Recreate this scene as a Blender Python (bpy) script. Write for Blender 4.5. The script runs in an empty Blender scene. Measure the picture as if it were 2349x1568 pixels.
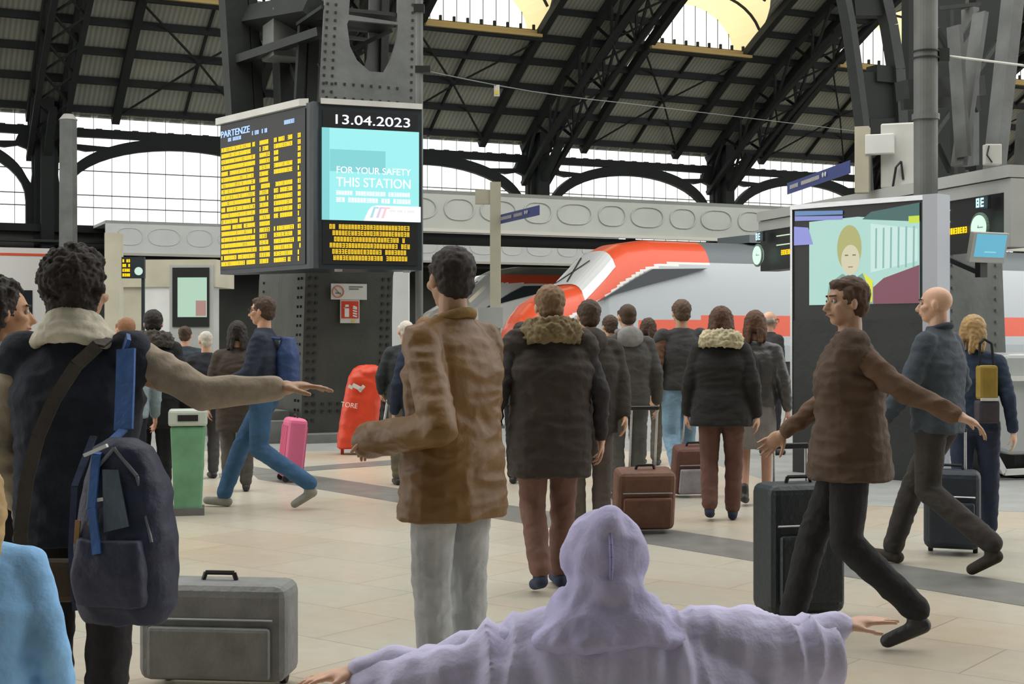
import bpy, bmesh, math, random
from math import sin, cos, pi, radians as R, sqrt, atan2
from mathutils import Vector as V, Matrix, noise
random.seed(7)
SC = bpy.context.scene
COL = SC.collection
# ---------------------------------------------------------------- camera, sky, exposure
F = 3260.0; CX = 1175.0; HY = 771.0; EYE = 1.45
cd = bpy.data.cameras.new('camera'); cam = bpy.data.objects.new('camera', cd); COL.objects.link(cam)
cam.location = (0, 0, EYE); cam.rotation_euler = (R(90), 0, 0)
cd.sensor_width = 36; cd.lens = 36*F/2349; cd.shift_y = -13/2349; cd.clip_end = 400
SC.camera = cam
w = bpy.data.worlds.new('overcast_sky'); SC.world = w; w.use_nodes = True
nt = w.node_tree; bgn = nt.nodes['Background']
tc = nt.nodes.new('ShaderNodeTexCoord'); sx = nt.nodes.new('ShaderNodeSeparateXYZ'); cr = nt.nodes.new('ShaderNodeValToRGB')
nt.links.new(tc.outputs['Generated'], sx.inputs[0]); nt.links.new(sx.outputs['Z'], cr.inputs[0]); nt.links.new(cr.outputs[0], bgn.inputs[0])
cr.color_ramp.elements[0].color = (0.90, 0.91, 0.90, 1); cr.color_ramp.elements[1].color = (1.0, 0.985, 0.95, 1)
bgn.inputs[1].default_value = 4.2
sd = bpy.data.lights.new('soft_sun', 'SUN'); sd.energy = 1.4; sd.angle = R(40); sd.color = (1, .96, .88)
so = bpy.data.objects.new('soft_sun', sd); COL.objects.link(so); so.rotation_euler = (R(25), R(-18), 0)
SC.view_settings.view_transform = 'Standard'; SC.view_settings.look = 'None'
SC.view_settings.exposure = -0.92; SC.view_settings.gamma = 1; SC.view_settings.use_curve_mapping = False
# ---------------------------------------------------------------- coordinates
TA = R(25.2); ct, st_ = cos(TA), sin(TA)        # track direction t = (ct, st), across n = (-st, ct)
def X(px, d): return (px-CX)/F*d
def Z(py, d): return EYE-(py-HY)/F*d
def s_at(px, n):
    q = (px-CX)/F
    return n*(st_+ct*q)/(ct-st_*q)
def depth(s, n): return ct*n+st_*s
# ---------------------------------------------------------------- materials
def mat(name, col, rough=.6, metal=0, var=0, vscale=8, bump=0, bscale=60, emit=None, es=1, stretch=None, coat=0, spec=None):
    m = bpy.data.materials.new(name); m.use_nodes = True
    t = m.node_tree; b = t.nodes['Principled BSDF']
    b.inputs['Base Color'].default_value = (*col, 1); b.inputs['Roughness'].default_value = rough; b.inputs['Metallic'].default_value = metal
    if coat: b.inputs['Coat Weight'].default_value = coat; b.inputs['Coat Roughness'].default_value = .15
    if spec is not None: b.inputs['Specular IOR Level'].default_value = spec
    tc = t.nodes.new('ShaderNodeTexCoord'); mp = t.nodes.new('ShaderNodeMapping'); t.links.new(tc.outputs['Object'], mp.inputs[0])
    if stretch: mp.inputs['Scale'].default_value = stretch
    if var:
        n = t.nodes.new('ShaderNodeTexNoise'); n.inputs['Scale'].default_value = vscale; n.inputs['Detail'].default_value = 4
        t.links.new(mp.outputs[0], n.inputs[0])
        r = t.nodes.new('ShaderNodeValToRGB')
        r.color_ramp.elements[0].position = .3; r.color_ramp.elements[1].position = .7
        r.color_ramp.elements[0].color = (*[c*(1-var) for c in col], 1); r.color_ramp.elements[1].color = (*[min(1, c*(1+var)) for c in col], 1)
        t.links.new(n.outputs[0], r.inputs[0]); t.links.new(r.outputs[0], b.inputs['Base Color'])
    if bump:
        n = t.nodes.new('ShaderNodeTexNoise'); n.inputs['Scale'].default_value = bscale; n.inputs['Detail'].default_value = 3
        t.links.new(mp.outputs[0], n.inputs[0])
        bp = t.nodes.new('ShaderNodeBump'); bp.inputs['Strength'].default_value = bump; bp.inputs['Distance'].default_value = .02
        t.links.new(n.outputs[0], bp.inputs['Height']); t.links.new(bp.outputs[0], b.inputs['Normal'])
    if emit: b.inputs['Emission Color'].default_value = (*emit, 1); b.inputs['Emission Strength'].default_value = es*2.05
    return m
_f = {}
def fab(r, g, b, rough=.85, bump=.25, var=.18):
    k = (r, g, b, rough)
    if k not in _f: _f[k] = mat('fabric_%d' % len(_f), (r, g, b), rough, var=var, vscale=9, bump=bump, bscale=35)
    return _f[k]
def skin(r=.62, g=.36, b=.24): return fab(r, g, b, .5, .08, .1)
M = {}
M['steel'] = mat('dark_steel', (.020, .024, .022), .55, .1, var=.25, vscale=2, bump=.2, bscale=12)
M['steel2'] = mat('grey_steel', (.15, .158, .15), .6, .1, var=.2, vscale=2.5, bump=.2, bscale=14)
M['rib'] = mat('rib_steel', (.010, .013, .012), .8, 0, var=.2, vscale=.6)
M['black'] = mat('black_plastic', (.012, .013, .014), .45)
M['rubber'] = mat('black_rubber', (.02, .02, .022), .8)
M['housing'] = mat('blue_black_housing', (.022, .03, .036), .4, var=.15)
M['alu'] = mat('brushed_aluminium', (.55, .56, .57), .35, .8, var=.1, stretch=(1, 1, 20))
M['greypaint'] = mat('light_grey_paint', (.42, .43, .41), .55, var=.1, vscale=1.5)
M['canopy'] = mat('canopy_cladding', (.47, .49, .44), .6, var=.08, vscale=.7)
M['canopy2'] = mat('pale_canopy_cladding', (.82, .84, .82), .6, var=.05, vscale=.7)
M['beige'] = mat('beige_paint', (.50, .47, .36), .6, var=.12, vscale=2)
M['white'] = mat('white_paint', (.75, .76, .74), .5, var=.06, vscale=3)
M['offwhite'] = mat('dusty_white_metal', (.62, .62, .58), .5, var=.1, vscale=2)
M['yel'] = mat('amber_led', (.05, .03, 0), .5, emit=(1, .62, .0), es=1.35)
M['yeld'] = mat('dim_amber_led', (.05, .03, 0), .5, emit=(.85, .55, .03), es=.9)
M['blue_led'] = mat('pale_blue_led', (.05, .06, .1), .5, emit=(.42, .62, 1), es=1.1)
M['white_led'] = mat('white_led', (.1, .1, .1), .5, emit=(.85, .9, 1), es=1.3)
M['cyan'] = mat('cyan_screen', (.02, .05, .05), .3, emit=(.33, .80, .80), es=1.0)
M['cyan2'] = mat('teal_screen', (.02, .05, .05), .3, emit=(.22, .60, .62), es=1.0)
M['bluscr'] = mat('sky_blue_screen', (.02, .04, .06), .3, emit=(.10, .38, .52), es=1.0)
M['wscr'] = mat('white_screen', (.1, .1, .1), .3, emit=(.9, .88, .95), es=1.05)
M['red'] = mat('signal_red', (.62, .05, .015), .45, var=.12, vscale=3)
M['trainred'] = mat('train_red', (.68, .085, .03), .35, coat=.4)
M['trainwhite'] = mat('train_white', (.72, .70, .66), .35, coat=.3)
M['traingrey'] = mat('train_silver', (.40, .43, .45), .35, .15, coat=.3)
M['traindark'] = mat('train_dark_grey', (.13, .15, .16), .45)
M['glassdark'] = mat('tinted_glass', (.015, .02, .025), .1)
M['glassref'] = mat('windscreen_painted_reflection', (.82, .84, .84), .12, .2, coat=1)  # pale base colour stands in for white sky reflected in the glass
M['pane'] = bpy.data.materials.new('clear_pane'); M['pane'].use_nodes = True
t = M['pane'].node_tree; t.nodes.clear()
o_ = t.nodes.new('ShaderNodeOutputMaterial'); tr = t.nodes.new('ShaderNodeBsdfTransparent'); gl = t.nodes.new('ShaderNodeBsdfGlossy'); mx = t.nodes.new('ShaderNodeMixShader')
gl.inputs['Roughness'].default_value = .15; tr.inputs[0].default_value = (.93, .95, .93, 1); mx.inputs[0].default_value = .06
t.links.new(tr.outputs[0], mx.inputs[1]); t.links.new(gl.outputs[0], mx.inputs[2]); t.links.new(mx.outputs[0], o_.inputs[0])
# floor
def floor_mat():
    m = bpy.data.materials.new('cream_marble_floor'); m.use_nodes = True; t = m.node_tree; b = t.nodes['Principled BSDF']
    tc = t.nodes.new('ShaderNodeTexCoord'); mp = t.nodes.new('ShaderNodeMapping'); mp.inputs['Rotation'].default_value = (0, 0, R(38)); t.links.new(tc.outputs['Object'], mp.inputs[0])
    br = t.nodes.new('ShaderNodeTexBrick'); br.inputs['Scale'].default_value = 1; br.inputs['Brick Width'].default_value = .9; br.inputs['Row Height'].default_value = .6
    br.inputs['Mortar Size'].default_value = .004; br.inputs['Color1'].default_value = (.60, .57, .475, 1); br.inputs['Color2'].default_value = (.545, .52, .44, 1); br.inputs['Mortar'].default_value = (.36, .33, .27, 1)
    n = t.nodes.new('ShaderNodeTexNoise'); n.inputs['Scale'].default_value = .55; n.inputs['Detail'].default_value = 3
    n2 = t.nodes.new('ShaderNodeTexNoise'); n2.inputs['Scale'].default_value = 9; n2.inputs['Detail'].default_value = 6
    for k in (n, n2, br): t.links.new(mp.outputs[0], k.inputs[0])
    r = t.nodes.new('ShaderNodeValToRGB'); r.color_ramp.elements[0].position = .42; r.color_ramp.elements[1].position = .62
    r.color_ramp.elements[0].color = (1, 1, 1, 1); r.color_ramp.elements[1].color = (1, .86, .76, 1); t.links.new(n.outputs[0], r.inputs[0])
    mu = t.nodes.new('ShaderNodeMixRGB'); mu.blend_type = 'MULTIPLY'; mu.inputs[0].default_value = .8; t.links.new(br.outputs[0], mu.inputs[1]); t.links.new(r.outputs[0], mu.inputs[2])
    r2 = t.nodes.new('ShaderNodeValToRGB'); r2.color_ramp.elements[0].color = (.8, .8, .78, 1); r2.color_ramp.elements[1].color = (1, 1, 1, 1); t.links.new(n2.outputs[0], r2.inputs[0])
    m2 = t.nodes.new('ShaderNodeMixRGB'); m2.blend_type = 'MULTIPLY'; m2.inputs[0].default_value = 1; t.links.new(mu.outputs[0], m2.inputs[1]); t.links.new(r2.outputs[0], m2.inputs[2])
    t.links.new(m2.outputs[0], b.inputs['Base Color']); b.inputs['Roughness'].default_value = .32
    return m
M['floor'] = floor_mat()
M['stripe'] = mat('grey_stone_inlay', (.20, .20, .185), .35, var=.15, vscale=5)
M['asphalt'] = mat('platform_paving', (.30, .31, .30), .6, var=.12, vscale=3, bump=.1)
def roof_mat():
    m = mat('ribbed_roof_sheet', (.3, .3, .25), .7); t = m.node_tree; b = t.nodes['Principled BSDF']
    tc = t.nodes.new('ShaderNodeTexCoord'); wv = t.nodes.new('ShaderNodeTexWave'); wv.inputs['Scale'].default_value = 1.6; t.links.new(tc.outputs['Object'], wv.inputs[0])
    n = t.nodes.new('ShaderNodeTexNoise'); n.inputs['Scale'].default_value = .35; t.links.new(tc.outputs['Object'], n.inputs[0])
    r = t.nodes.new('ShaderNodeValToRGB'); r.color_ramp.elements[0].color = (.34, .34, .28, 1); r.color_ramp.elements[1].color = (.50, .50, .42, 1); t.links.new(wv.outputs[1], r.inputs[0])
    mu = t.nodes.new('ShaderNodeMixRGB'); mu.blend_type = 'MULTIPLY'; mu.inputs[0].default_value = .35; t.links.new(r.outputs[0], mu.inputs[1]); t.links.new(n.outputs[0], mu.inputs[2]); t.links.new(mu.outputs[0], b.inputs['Base Color'])
    return m
M['roof'] = roof_mat()
M['dormer'] = mat('cream_glass_barrel', (.80, .70, .44), .7)
t = M['dormer'].node_tree; pb = t.nodes['Principled BSDF']; tl = t.nodes.new('ShaderNodeBsdfTranslucent'); tl.inputs[0].default_value = (.86, .74, .42, 1); ms = t.nodes.new('ShaderNodeMixShader'); ms.inputs[0].default_value = .55
t.links.new(pb.outputs[0], ms.inputs[1]); t.links.new(tl.outputs[0], ms.inputs[2]); t.links.new(ms.outputs[0], t.nodes['Material Output'].inputs[0])
# ---------------------------------------------------------------- helpers
def tag(o, label=None, cat=None, group=None, kind=None):
    if label: o['label'] = label
    if cat: o['category'] = cat
    if group: o['group'] = group
    if kind: o['kind'] = kind
    return o
def thing(name, label, cat, loc=(0, 0, 0), rz=0, group=None, kind=None):
    o = bpy.data.objects.new(name, None); COL.objects.link(o); o.empty_display_size = .2
    o.location = loc; o.rotation_euler = (0, 0, rz)
    return tag(o, label, cat, group, kind)
def link(name, me, m, parent=None, smooth=False):
    o = bpy.data.objects.new(name, me); COL.objects.link(o)
    if m is not None and not me.materials:
        for q in (m if isinstance(m, (list, tuple)) else [m]): me.materials.append(q)
    if parent: o.parent = parent
    if smooth:
        me.polygons.foreach_set('use_smooth', [True]*len(me.polygons))
    return o
class MB:
    def __init__(s): s.v = []; s.f = []; s.mi = []; s.cur = 0
    def add(s, vs, fs):
        o = len(s.v); s.v += [tuple(p) for p in vs]; s.f += [tuple(i+o for i in f) for f in fs]; s.mi += [s.cur]*len(fs); return s
    def box(s, c, d, rot=None):
        c = V(c); q = []
        for z in (-1, 1):
            for y in (-1, 1):
                for x in (-1, 1):
                    p = V((x*d[0]/2, y*d[1]/2, z*d[2]/2))
                    if rot is not None: p = rot @ p
                    q.append(c+p)
        return s.add(q, [(0, 2, 3, 1), (4, 5, 7, 6), (0, 1, 5, 4), (2, 6, 7, 3), (0, 4, 6, 2), (1, 3, 7, 5)])
    def b2(s, a, b):
        return s.box([(a[i]+b[i])/2 for i in range(3)], [abs(a[i]-b[i]) for i in range(3)])
    def bar(s, p, q, wd, h, up=V((0, 0, 1))):
        p, q = V(p), V(q); d = q-p; L = d.length
        if L < 1e-6: return s
        d.normalize(); x = d.cross(up)
        if x.length < 1e-3: x = d.cross(V((1, 0, 0)))
        x.normalize(); z = x.cross(d)
        m = Matrix((x, d, z)).transposed()
        return s.box((p+q)/2, (wd, L, h), m)
    def tube(s, p, q, r, r2=None, n=12, cap=True):
        p, q = V(p), V(q); r2 = r if r2 is None else r2; d = (q-p).normalized(); x = d.cross(V((0, 0, 1)))
        if x.length < 1e-3: x = V((1, 0, 0))
        x.normalize(); y = d.cross(x); a = []
        for (c, rr) in ((p, r), (q, r2)):
            for i in range(n): a.append(c+x*cos(2*pi*i/n)*rr+y*sin(2*pi*i/n)*rr)
        f = [(i, (i+1) % n, n+(i+1) % n, n+i) for i in range(n)]
        if cap: f += [tuple(range(n))[::-1], tuple(range(n, 2*n))]
        return s.add(a, f)
    def path(s, pts, r, n=8):
        for a, b in zip(pts[:-1], pts[1:]): s.tube(a, b, r, n=n)
        return s
    def prism(s, poly, a, b, axis=2):
        n = len(poly); vs = []
        for h in (a, b):
            for p in poly:
                q = list(p); q.insert(axis, h); vs.append(q)
        return s.add(vs, [tuple(range(n))[::-1], tuple(range(n, 2*n))]+[(i, (i+1) % n, n+(i+1) % n, n+i) for i in range(n)])
    def loft(s, rings, cap=True):
        n = len(rings[0]); vs = [p for r in rings for p in r]; f = []
        for k in range(len(rings)-1):
            for i in range(n): f.append((k*n+i, k*n+(i+1) % n, (k+1)*n+(i+1) % n, (k+1)*n+i))
        if cap: f += [tuple(range(n))[::-1], tuple(range((len(rings)-1)*n, len(rings)*n))]
        return s.add(vs, f)
    def build(s, name, m, parent=None, smooth=False, bevel=0, seg=2):
        me = bpy.data.meshes.new(name); me.from_pydata(s.v, [], s.f); me.update()
        ms = m if isinstance(m, (list, tuple)) else [m]
        for q in ms: me.materials.append(q)
        if len(ms) > 1: me.polygons.foreach_set('material_index', s.mi)
        b = bmesh.new(); b.from_mesh(me)
        bmesh.ops.recalc_face_normals(b, faces=b.faces)
        if bevel: bmesh.ops.bevel(b, geom=list(b.edges), offset=bevel, segments=seg, affect='EDGES', profile=.5)
        b.to_mesh(me); b.free()
        return link(name, me, None, parent, smooth)
def struct(name, mb, m, parent=None, **k):
    o = mb.build(name, m, parent, **k)
    if not parent: o['kind'] = 'structure'
    return o
BENCH = bpy.data.scenes.new('bench')     # shaping happens in a scratch scene, removed at the end
def baked(obj):
    BENCH.collection.objects.link(obj)
    if COL.objects.get(obj.name): COL.objects.unlink(obj)
    with bpy.context.temp_override(scene=BENCH, view_layer=BENCH.view_layers[0]):
        dg = bpy.context.evaluated_depsgraph_get(); dg.update()
        me = bpy.data.meshes.new_from_object(obj.evaluated_get(dg))
    BENCH.collection.objects.unlink(obj)
    return me
def plate(name, outer, holes, th, m, parent=None, M4=None):
    """flat plate in local XZ with holes, thickness along Y"""
    c = bpy.data.curves.new(name, 'CURVE'); c.dimensions = '2D'; c.fill_mode = 'BOTH'; c.extrude = th/2
    for poly in [outer]+holes:
        sp = c.splines.new('POLY'); sp.points.add(len(poly)-1); sp.use_cyclic_u = True
        for i, p in enumerate(poly): sp.points[i].co = (p[0], p[1], 0, 1)
    o = bpy.data.objects.new(name, c); COL.objects.link(o)
    me = baked(o); bpy.data.objects.remove(o); me.materials.clear()
    me.transform(Matrix.Rotation(R(90), 4, 'X'))
    if M4 is not None: me.transform(M4)
    return link(name, me, m, parent)
def text(name, body, size, m, parent, loc, rot, width=None, th=.004, align='LEFT', shear=0):
    c = bpy.data.curves.new(name, 'FONT'); c.body = body; c.size = size; c.extrude = th; c.align_x = align; c.shear = shear
    o = bpy.data.objects.new(name, c); COL.objects.link(o); me = baked(o); bpy.data.objects.remove(o); me.materials.clear()
    if width:
        xs = [v.co.x for v in me.vertices]; me.transform(Matrix.Diagonal((width/(max(xs)-min(xs)), 1, 1, 1)))
    me.transform(Matrix.Translation(loc) @ rot)
    return link(name, me, m, parent)
def glyphs(mb, O, ux, x0, x1, z0, h, rng, off, fill=.85, cw=.66):
    """a run of seven segment like strokes on the vertical plane O + ux*x, pushed off along normal"""
    nrm = V((ux.y, -ux.x, 0)); x = x0; wch = h*cw; t_ = h*.22
    while x+wch <= x1:
        if rng.random() < fill:
            segs = [(0, h-t_, wch*.8, t_), (0, 0, wch*.8, t_), (0, h/2-t_/2, wch*.8, t_), (0, 0, t_, h), (wch*.8-t_, 0, t_, h)]
            for sg in rng.sample(segs, rng.choice((4, 4, 5))):
                a = O+ux*(x+sg[0])+V((0, 0, z0+sg[1]))+nrm*off; b = a+ux*sg[2]; c_ = V((0, 0, sg[3]))
                mb.add([a, b, b+c_, a+c_], [(0, 1, 2, 3)])
        x += wch
ROTX = Matrix.Rotation(R(90), 4, 'X')
# ---------------------------------------------------------------- blobs: smooth continuous volumes
_b = bmesh.new(); bmesh.ops.create_icosphere(_b, subdivisions=3, radius=1); ICO = ([v.co.copy() for v in _b.verts], [tuple(v.index for v in f.verts) for f in _b.faces]); _b.free()
_b = bmesh.new(); bmesh.ops.create_icosphere(_b, subdivisions=1, radius=1); ICO1 = ([v.co.copy() for v in _b.verts], [tuple(v.index for v in f.verts) for f in _b.faces]); _b.free()
class Blob(MB):
    def ell(s, c, r, rot=None, lo=False):
        c = V(c); vs, fs = ICO1 if lo else ICO
        out = []
        for v in vs:
            p = V((v.x*r[0], v.y*r[1], v.z*r[2]))
            if rot is not None: p = rot @ p
            out.append(c+p)
        return s.add(out, fs)
    def cap(s, p, r, q, r2, n=14, flat=1.0):
        p, q = V(p), V(q); d = q-p; L = d.length; d.normalize(); x = d.cross(V((0, 0, 1)))
        if x.length < .05: x = V((1, 0, 0))
        x.normalize(); y = d.cross(x); rings = []
        for k in range(5):
            a = -pi/2+pi/2*k/4.001; rr = max(1e-4, r*cos(a)); rings.append((p+d*r*sin(a), rr))
        for k in range(5):
            a = pi/2*k/4.001; rr = max(1e-4, r2*cos(a)); rings.append((q+d*r2*sin(a), rr))
        return s.loft([[c+x*cos(2*pi*i/n)*rr+y*sin(2*pi*i/n)*rr*flat for i in range(n)] for c, rr in rings])
    def chain(s, pts, rs, **k):
        for i in range(len(pts)-1): s.cap(pts[i], rs[i], pts[i+1], rs[i+1], **k)
        return s
    def torso(s, rings, n=24, e=2.4):
        out = []
        for c, rx, ry in rings:
            o = []
            for i in range(n):
                a = 2*pi*i/n; ca, sa = cos(a), sin(a)
                o.append(V(c)+V((rx*math.copysign(abs(ca)**(2/e), ca), ry*math.copysign(abs(sa)**(2/e), sa), 0)))
            out.append(o)
        return s.loft(out)
    def grow(s, name, m, parent, vox=.012, smooth=4, disp=None, dec=0):
        me = bpy.data.meshes.new(name); me.from_pydata(s.v, [], s.f); me.update()
        b = bmesh.new(); b.from_mesh(me); bmesh.ops.recalc_face_normals(b, faces=b.faces); b.to_mesh(me); b.free()
        o = bpy.data.objects.new(name, me); COL.objects.link(o)
        r = o.modifiers.new('r', 'REMESH'); r.mode = 'VOXEL'; r.voxel_size = vox
        if smooth:
            q = o.modifiers.new('s', 'SMOOTH'); q.iterations = smooth; q.factor = .5
        if dec:
            q = o.modifiers.new('d', 'DECIMATE'); q.ratio = dec
        n = baked(o); bpy.data.objects.remove(o)
        if disp:
            L = len(n.vertices); nr_ = [0.0]*(3*L); cc = [0.0]*(3*L)
            n.vertices.foreach_get('normal', nr_); n.vertices.foreach_get('co', cc)
            for i in range(0, 3*L, 3):
                k = disp(V(cc[i:i+3])); cc[i] += nr_[i]*k; cc[i+1] += nr_[i+1]*k; cc[i+2] += nr_[i+2]*k
            n.vertices.foreach_set('co', cc); n.update()
        n.materials.clear()
        return link(name, n, m, parent, True)
def folds(amp, sc=(6, 6, 14), seed=0):
    def f(c):
        p = V((c.x*sc[0]+seed, c.y*sc[1]+seed*.7, c.z*sc[2]))
        a = 1-abs(noise.noise(p+V((noise.noise(p*.5)*1.5, 0, 0))))*2.2
        return amp*(a*.7+noise.noise(p*2.3)*.5-.35)
    return f
def fuzz(amp, sc=60):
    return lambda c: amp*(noise.noise(c*sc)+.5*noise.noise(c*sc*2.3))
# ---------------------------------------------------------------- hands and people
def hand(b, wrist, d, n, side, sc=1, curl=.5, spread=1):
    d = V(d).normalized(); n = V(n); n = (n-d*n.dot(d)).normalized(); u = d.cross(n)
    rot = Matrix((u, d, n)).transposed()
    b.cap(V(wrist)-d*.02*sc, .024*sc, V(wrist)+d*.02*sc, .026*sc)
    b.ell(V(wrist)+d*.052*sc, (.041*sc, .054*sc, .019*sc), rot)
    for k, (o, L) in enumerate(((-.032, .066), (-.0105, .082), (.0115, .078), (.033, .06))):
        p = V(wrist)+d*(.095-abs(o)*.2)*sc+u*o*sc*1.05
        dd = (d+u*o*5*spread).normalized(); a = curl*(.5+.12*k)
        for j in range(3):
            dd = (dd*cos(a)+n*sin(a)).normalized(); q = p+dd*L*sc*(.42, .33, .25)[j]
            b.cap(p, (.0098, .009, .0082)[j]*sc, q, (.009, .0082, .0072)[j]*sc, n=8); p = q
    p = V(wrist)+d*.025*sc-u*side*.03*sc; dd = (d*.75-u*side*.75+n*.3).normalized()
    for j in range(3):
        q = p+dd*(.034, .03, .024)[j]*sc; b.cap(p, (.015, .0105, .0095)[j]*sc, q, (.0105, .0095, .008)[j]*sc, n=8); p = q; dd = (dd+d*.25+n*.3*curl).normalized()
def person(label, px, d, H, yaw=0, top=None, topmat=None, legs=None, legmat=None, shoemat=None, skinm=None, hair='short', hairm=None,
           hem=.86, bulk=1.0, flare=0, arms=None, walk=0, lean=0, head_yaw=0, head_pitch=0, collar=None, collarm=None, hood=None, hoodm=None,
           face=True, glasses=False, vox=.012, bvox=.0085, topname='jacket', fold=.008, belly=0, cat='person', sleevem=None, curl=.6, handrot=None, skirt=False, cuff=0, name='person', group=None, handn=None, headdrop=0):
    """stands at pixel column px, depth d; yaw 0 faces away, 90 faces left, -90 faces right"""
    s = H/1.75
    root = thing(name, label, cat, (X(px, d), d, 0), R(yaw), group)
    skinm = skinm or skin(); topmat = topmat or fab(.02, .02, .025); legmat = legmat or fab(.03, .035, .05); shoemat = shoemat or fab(.02, .02, .02, .5)
    def S(x, y, z): return V((x*s, y*s, z*s))
    def sp(z):   # spine offset with lean
        k = max(0, (z-.92)/.7); return lean*k*.35
    sh = [S(-.185, sp(1.42), 1.425), S(.185, sp(1.42), 1.425)]
    hip = [S(-.095, 0, .93), S(.095, 0, .93)]
    # legs: walk = stride amount, positive puts the right leg forward
    wk = walk
    kn, an, toe = [], [], []
    for i, sg in enumerate((-1, 1)):
        f = wk*sg
        if f >= 0: kn.append(S(sg*.1, .20*f+.02, .51)); an.append(S(sg*.09, .36*f, .085)); toe.append((0, 1, .12*f))
        else: kn.append(S(sg*.1, .02, .50)); an.append(S(sg*.09, .40*f, .10-.09*f)); toe.append((0, 1, .75*f))
    drop = -.035*abs(wk)*s
    # arms
    A = arms or {}
    el, wr = [], []
    for i, key in enumerate('LR'):
        sg = (-1, 1)[i]
        dflt = ((sg*.07, -.03-.10*wk*sg, -.29), (sg*.10, .05-.22*wk*sg, -.53))
        e, q = A.get(key, dflt)
        el.append(sh[i]+S(*e)); wr.append(sh[i]+S(*q))
    hc = S(0, sp(1.64)+.015, 1.635-headdrop); HR = Matrix.Rotation(R(head_yaw), 3, 'Z') @ Matrix.Rotation(R(head_pitch), 3, 'X')
    def Hd(x, y, z): return hc+HR @ S(x, y, z)
    b = Blob()
    b.ell(Hd(0, -.008, .028), (.075*s, .094*s, .084*s), HR); b.ell(Hd(0, .022, -.03), (.061*s, .07*s, .078*s), HR); b.ell(Hd(0, .045, -.082), (.038*s, .038*s, .028*s), HR)
    b.cap(Hd(0, .088, .008), .009*s, Hd(0, .112, -.03), .013*s); b.ell(Hd(0, .1, -.033), (.018*s, .012*s, .01*s), HR)
    b.cap(Hd(-.03, .08, .03), .012*s, Hd(.03, .08, .03), .012*s)
    b.cap(Hd(-.016, .09, -.057), .009*s, Hd(.016, .09, -.057), .009*s)
    for sg in (-1, 1):
        b.ell(Hd(sg*.077, -.002, -.005), (.011*s, .02*s, .032*s), HR @ Matrix.Rotation(sg*-.3, 3, 'Z')); b.ell(Hd(sg*.045, .06, -.02), (.022*s, .03*s, .022*s), HR)
    b.cap(S(0, sp(1.46), 1.44), .062*s, Hd(0, -.02, -.05), .053*s)
    b.torso([(S(0, 0, .86), .12*s, .10*s), (S(0, 0, .93), .165*s, .115*s), (S(0, sp(1.08), 1.08), .14*s, .10*s), (S(0, sp(1.25), 1.25), .16*s, .11*s), (S(0, sp(1.36), 1.36), .15*s, .09*s), (S(0, sp(1.45), 1.44), .06*s, .055*s)])
    ws = .8
    for i, sg in enumerate((-1, 1)):
        s3 = sh[i]+S(-sg*.02, 0, -.04); b.cap(S(sg*.08, sp(1.4), 1.40), .045*s, s3, .042*s)
        b.chain([s3, el[i], wr[i]], [.042*s, .038*s, .027*s])
        fd = (wr[i]-el[i]).normalized(); hn = V(handn[i]) if handn else (V((-sg, .15, 0)) if abs(fd.z) > .5 else V((0, 0, -1)))
        hand(b, wr[i]+fd*.02*s, fd, hn, (1 if i else -1), s, curl)
        hp = hip[i]+V((0, 0, drop)); b.chain([hp, kn[i], an[i]], [.085*s, .056*s, .038*s]); b.ell(kn[i].lerp(an[i], .28)+S(0, -.006, 0), (.045*s, .048*s, .09*s), V((0, 0, 1)).rotation_difference((kn[i]-an[i]).normalized()).to_matrix())
        td = V(toe[i]).normalized(); b.cap(an[i]+S(0, -.02, -.04), .032*s, an[i]+td*.14*s+S(0, 0, -.05), .028*s)
    b.grow('body', skinm, root, bvox, 3)
    # face
    if face:
        for sg in (-1, 1):
            e = Blob(); e.ell(Hd(sg*.031, .082, .008), (.013*s, .009*s, .009*s), HR, lo=False); q = e.build('eye', mat('eye_%d' % random.randrange(10**6), (.5, .48, .45), .3), root, smooth=True)
            e = Blob(); e.ell(Hd(sg*.031, .0895, .008), (.006*s, .003*s, .006*s), HR); e.build('iris', M['black'], q, smooth=True)
        e = Blob(); e.cap(Hd(-.02, .0965, -.058), .004*s, Hd(.02, .0965, -.058), .004*s); e.build('mouth', fab(.38, .15, .12), root, smooth=True)
        e = Blob()
        for sg in (-1, 1): e.cap(Hd(sg*.018, .096, .032), .005*s, Hd(sg*.048, .08, .034), .004*s)
        e.build('eyebrows', hairm or fab(.05, .03, .02), root, smooth=True)
    if glasses:
        g = MB()
        for sg in (-1, 1):
            pts = [Hd(sg*.036+.026*cos(a), .104-.01*abs(cos(a)), .004+.02*sin(a)) for a in [2*pi*i/14 for i in range(15)]]; g.path(pts, .003*s, 6)
            g.path([Hd(sg*.062, .095, .01), Hd(sg*.083, .0, .012)], .003*s, 6)
        g.path([Hd(-.01, .108, .008), Hd(.01, .108, .008)], .003*s, 6); g.build('glasses', M['black'], root)
    # hair
    hairm = hairm or fab(.03, .02, .015, .7)
    h = Blob(); rnd = random.Random(hash(label) % 1000 if False else len(label)*7+int(px))
    if hair in ('short', 'crop', 'bob', 'long', 'bun'):
        t_ = {'crop': .0, 'short': .008, 'bob': .012, 'long': .012, 'bun': .006}[hair]
        h.ell(Hd(0, -.022, .038+t_*.5), ((.079+t_)*s, (.090+t_)*s, (.083+t_)*s), HR); h.ell(Hd(0, -.045, -.012), ((.068+t_)*s, (.058+t_)*s, (.062+t_)*s), HR)
        h.ell(Hd(0, .04, .078+t_), (.055*s, .045*s, .03*s), HR)
        for sg in (-1, 1): h.cap(Hd(sg*.07, .02, .05), .016*s, Hd(sg*.074, .012, .0), .010*s)
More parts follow.
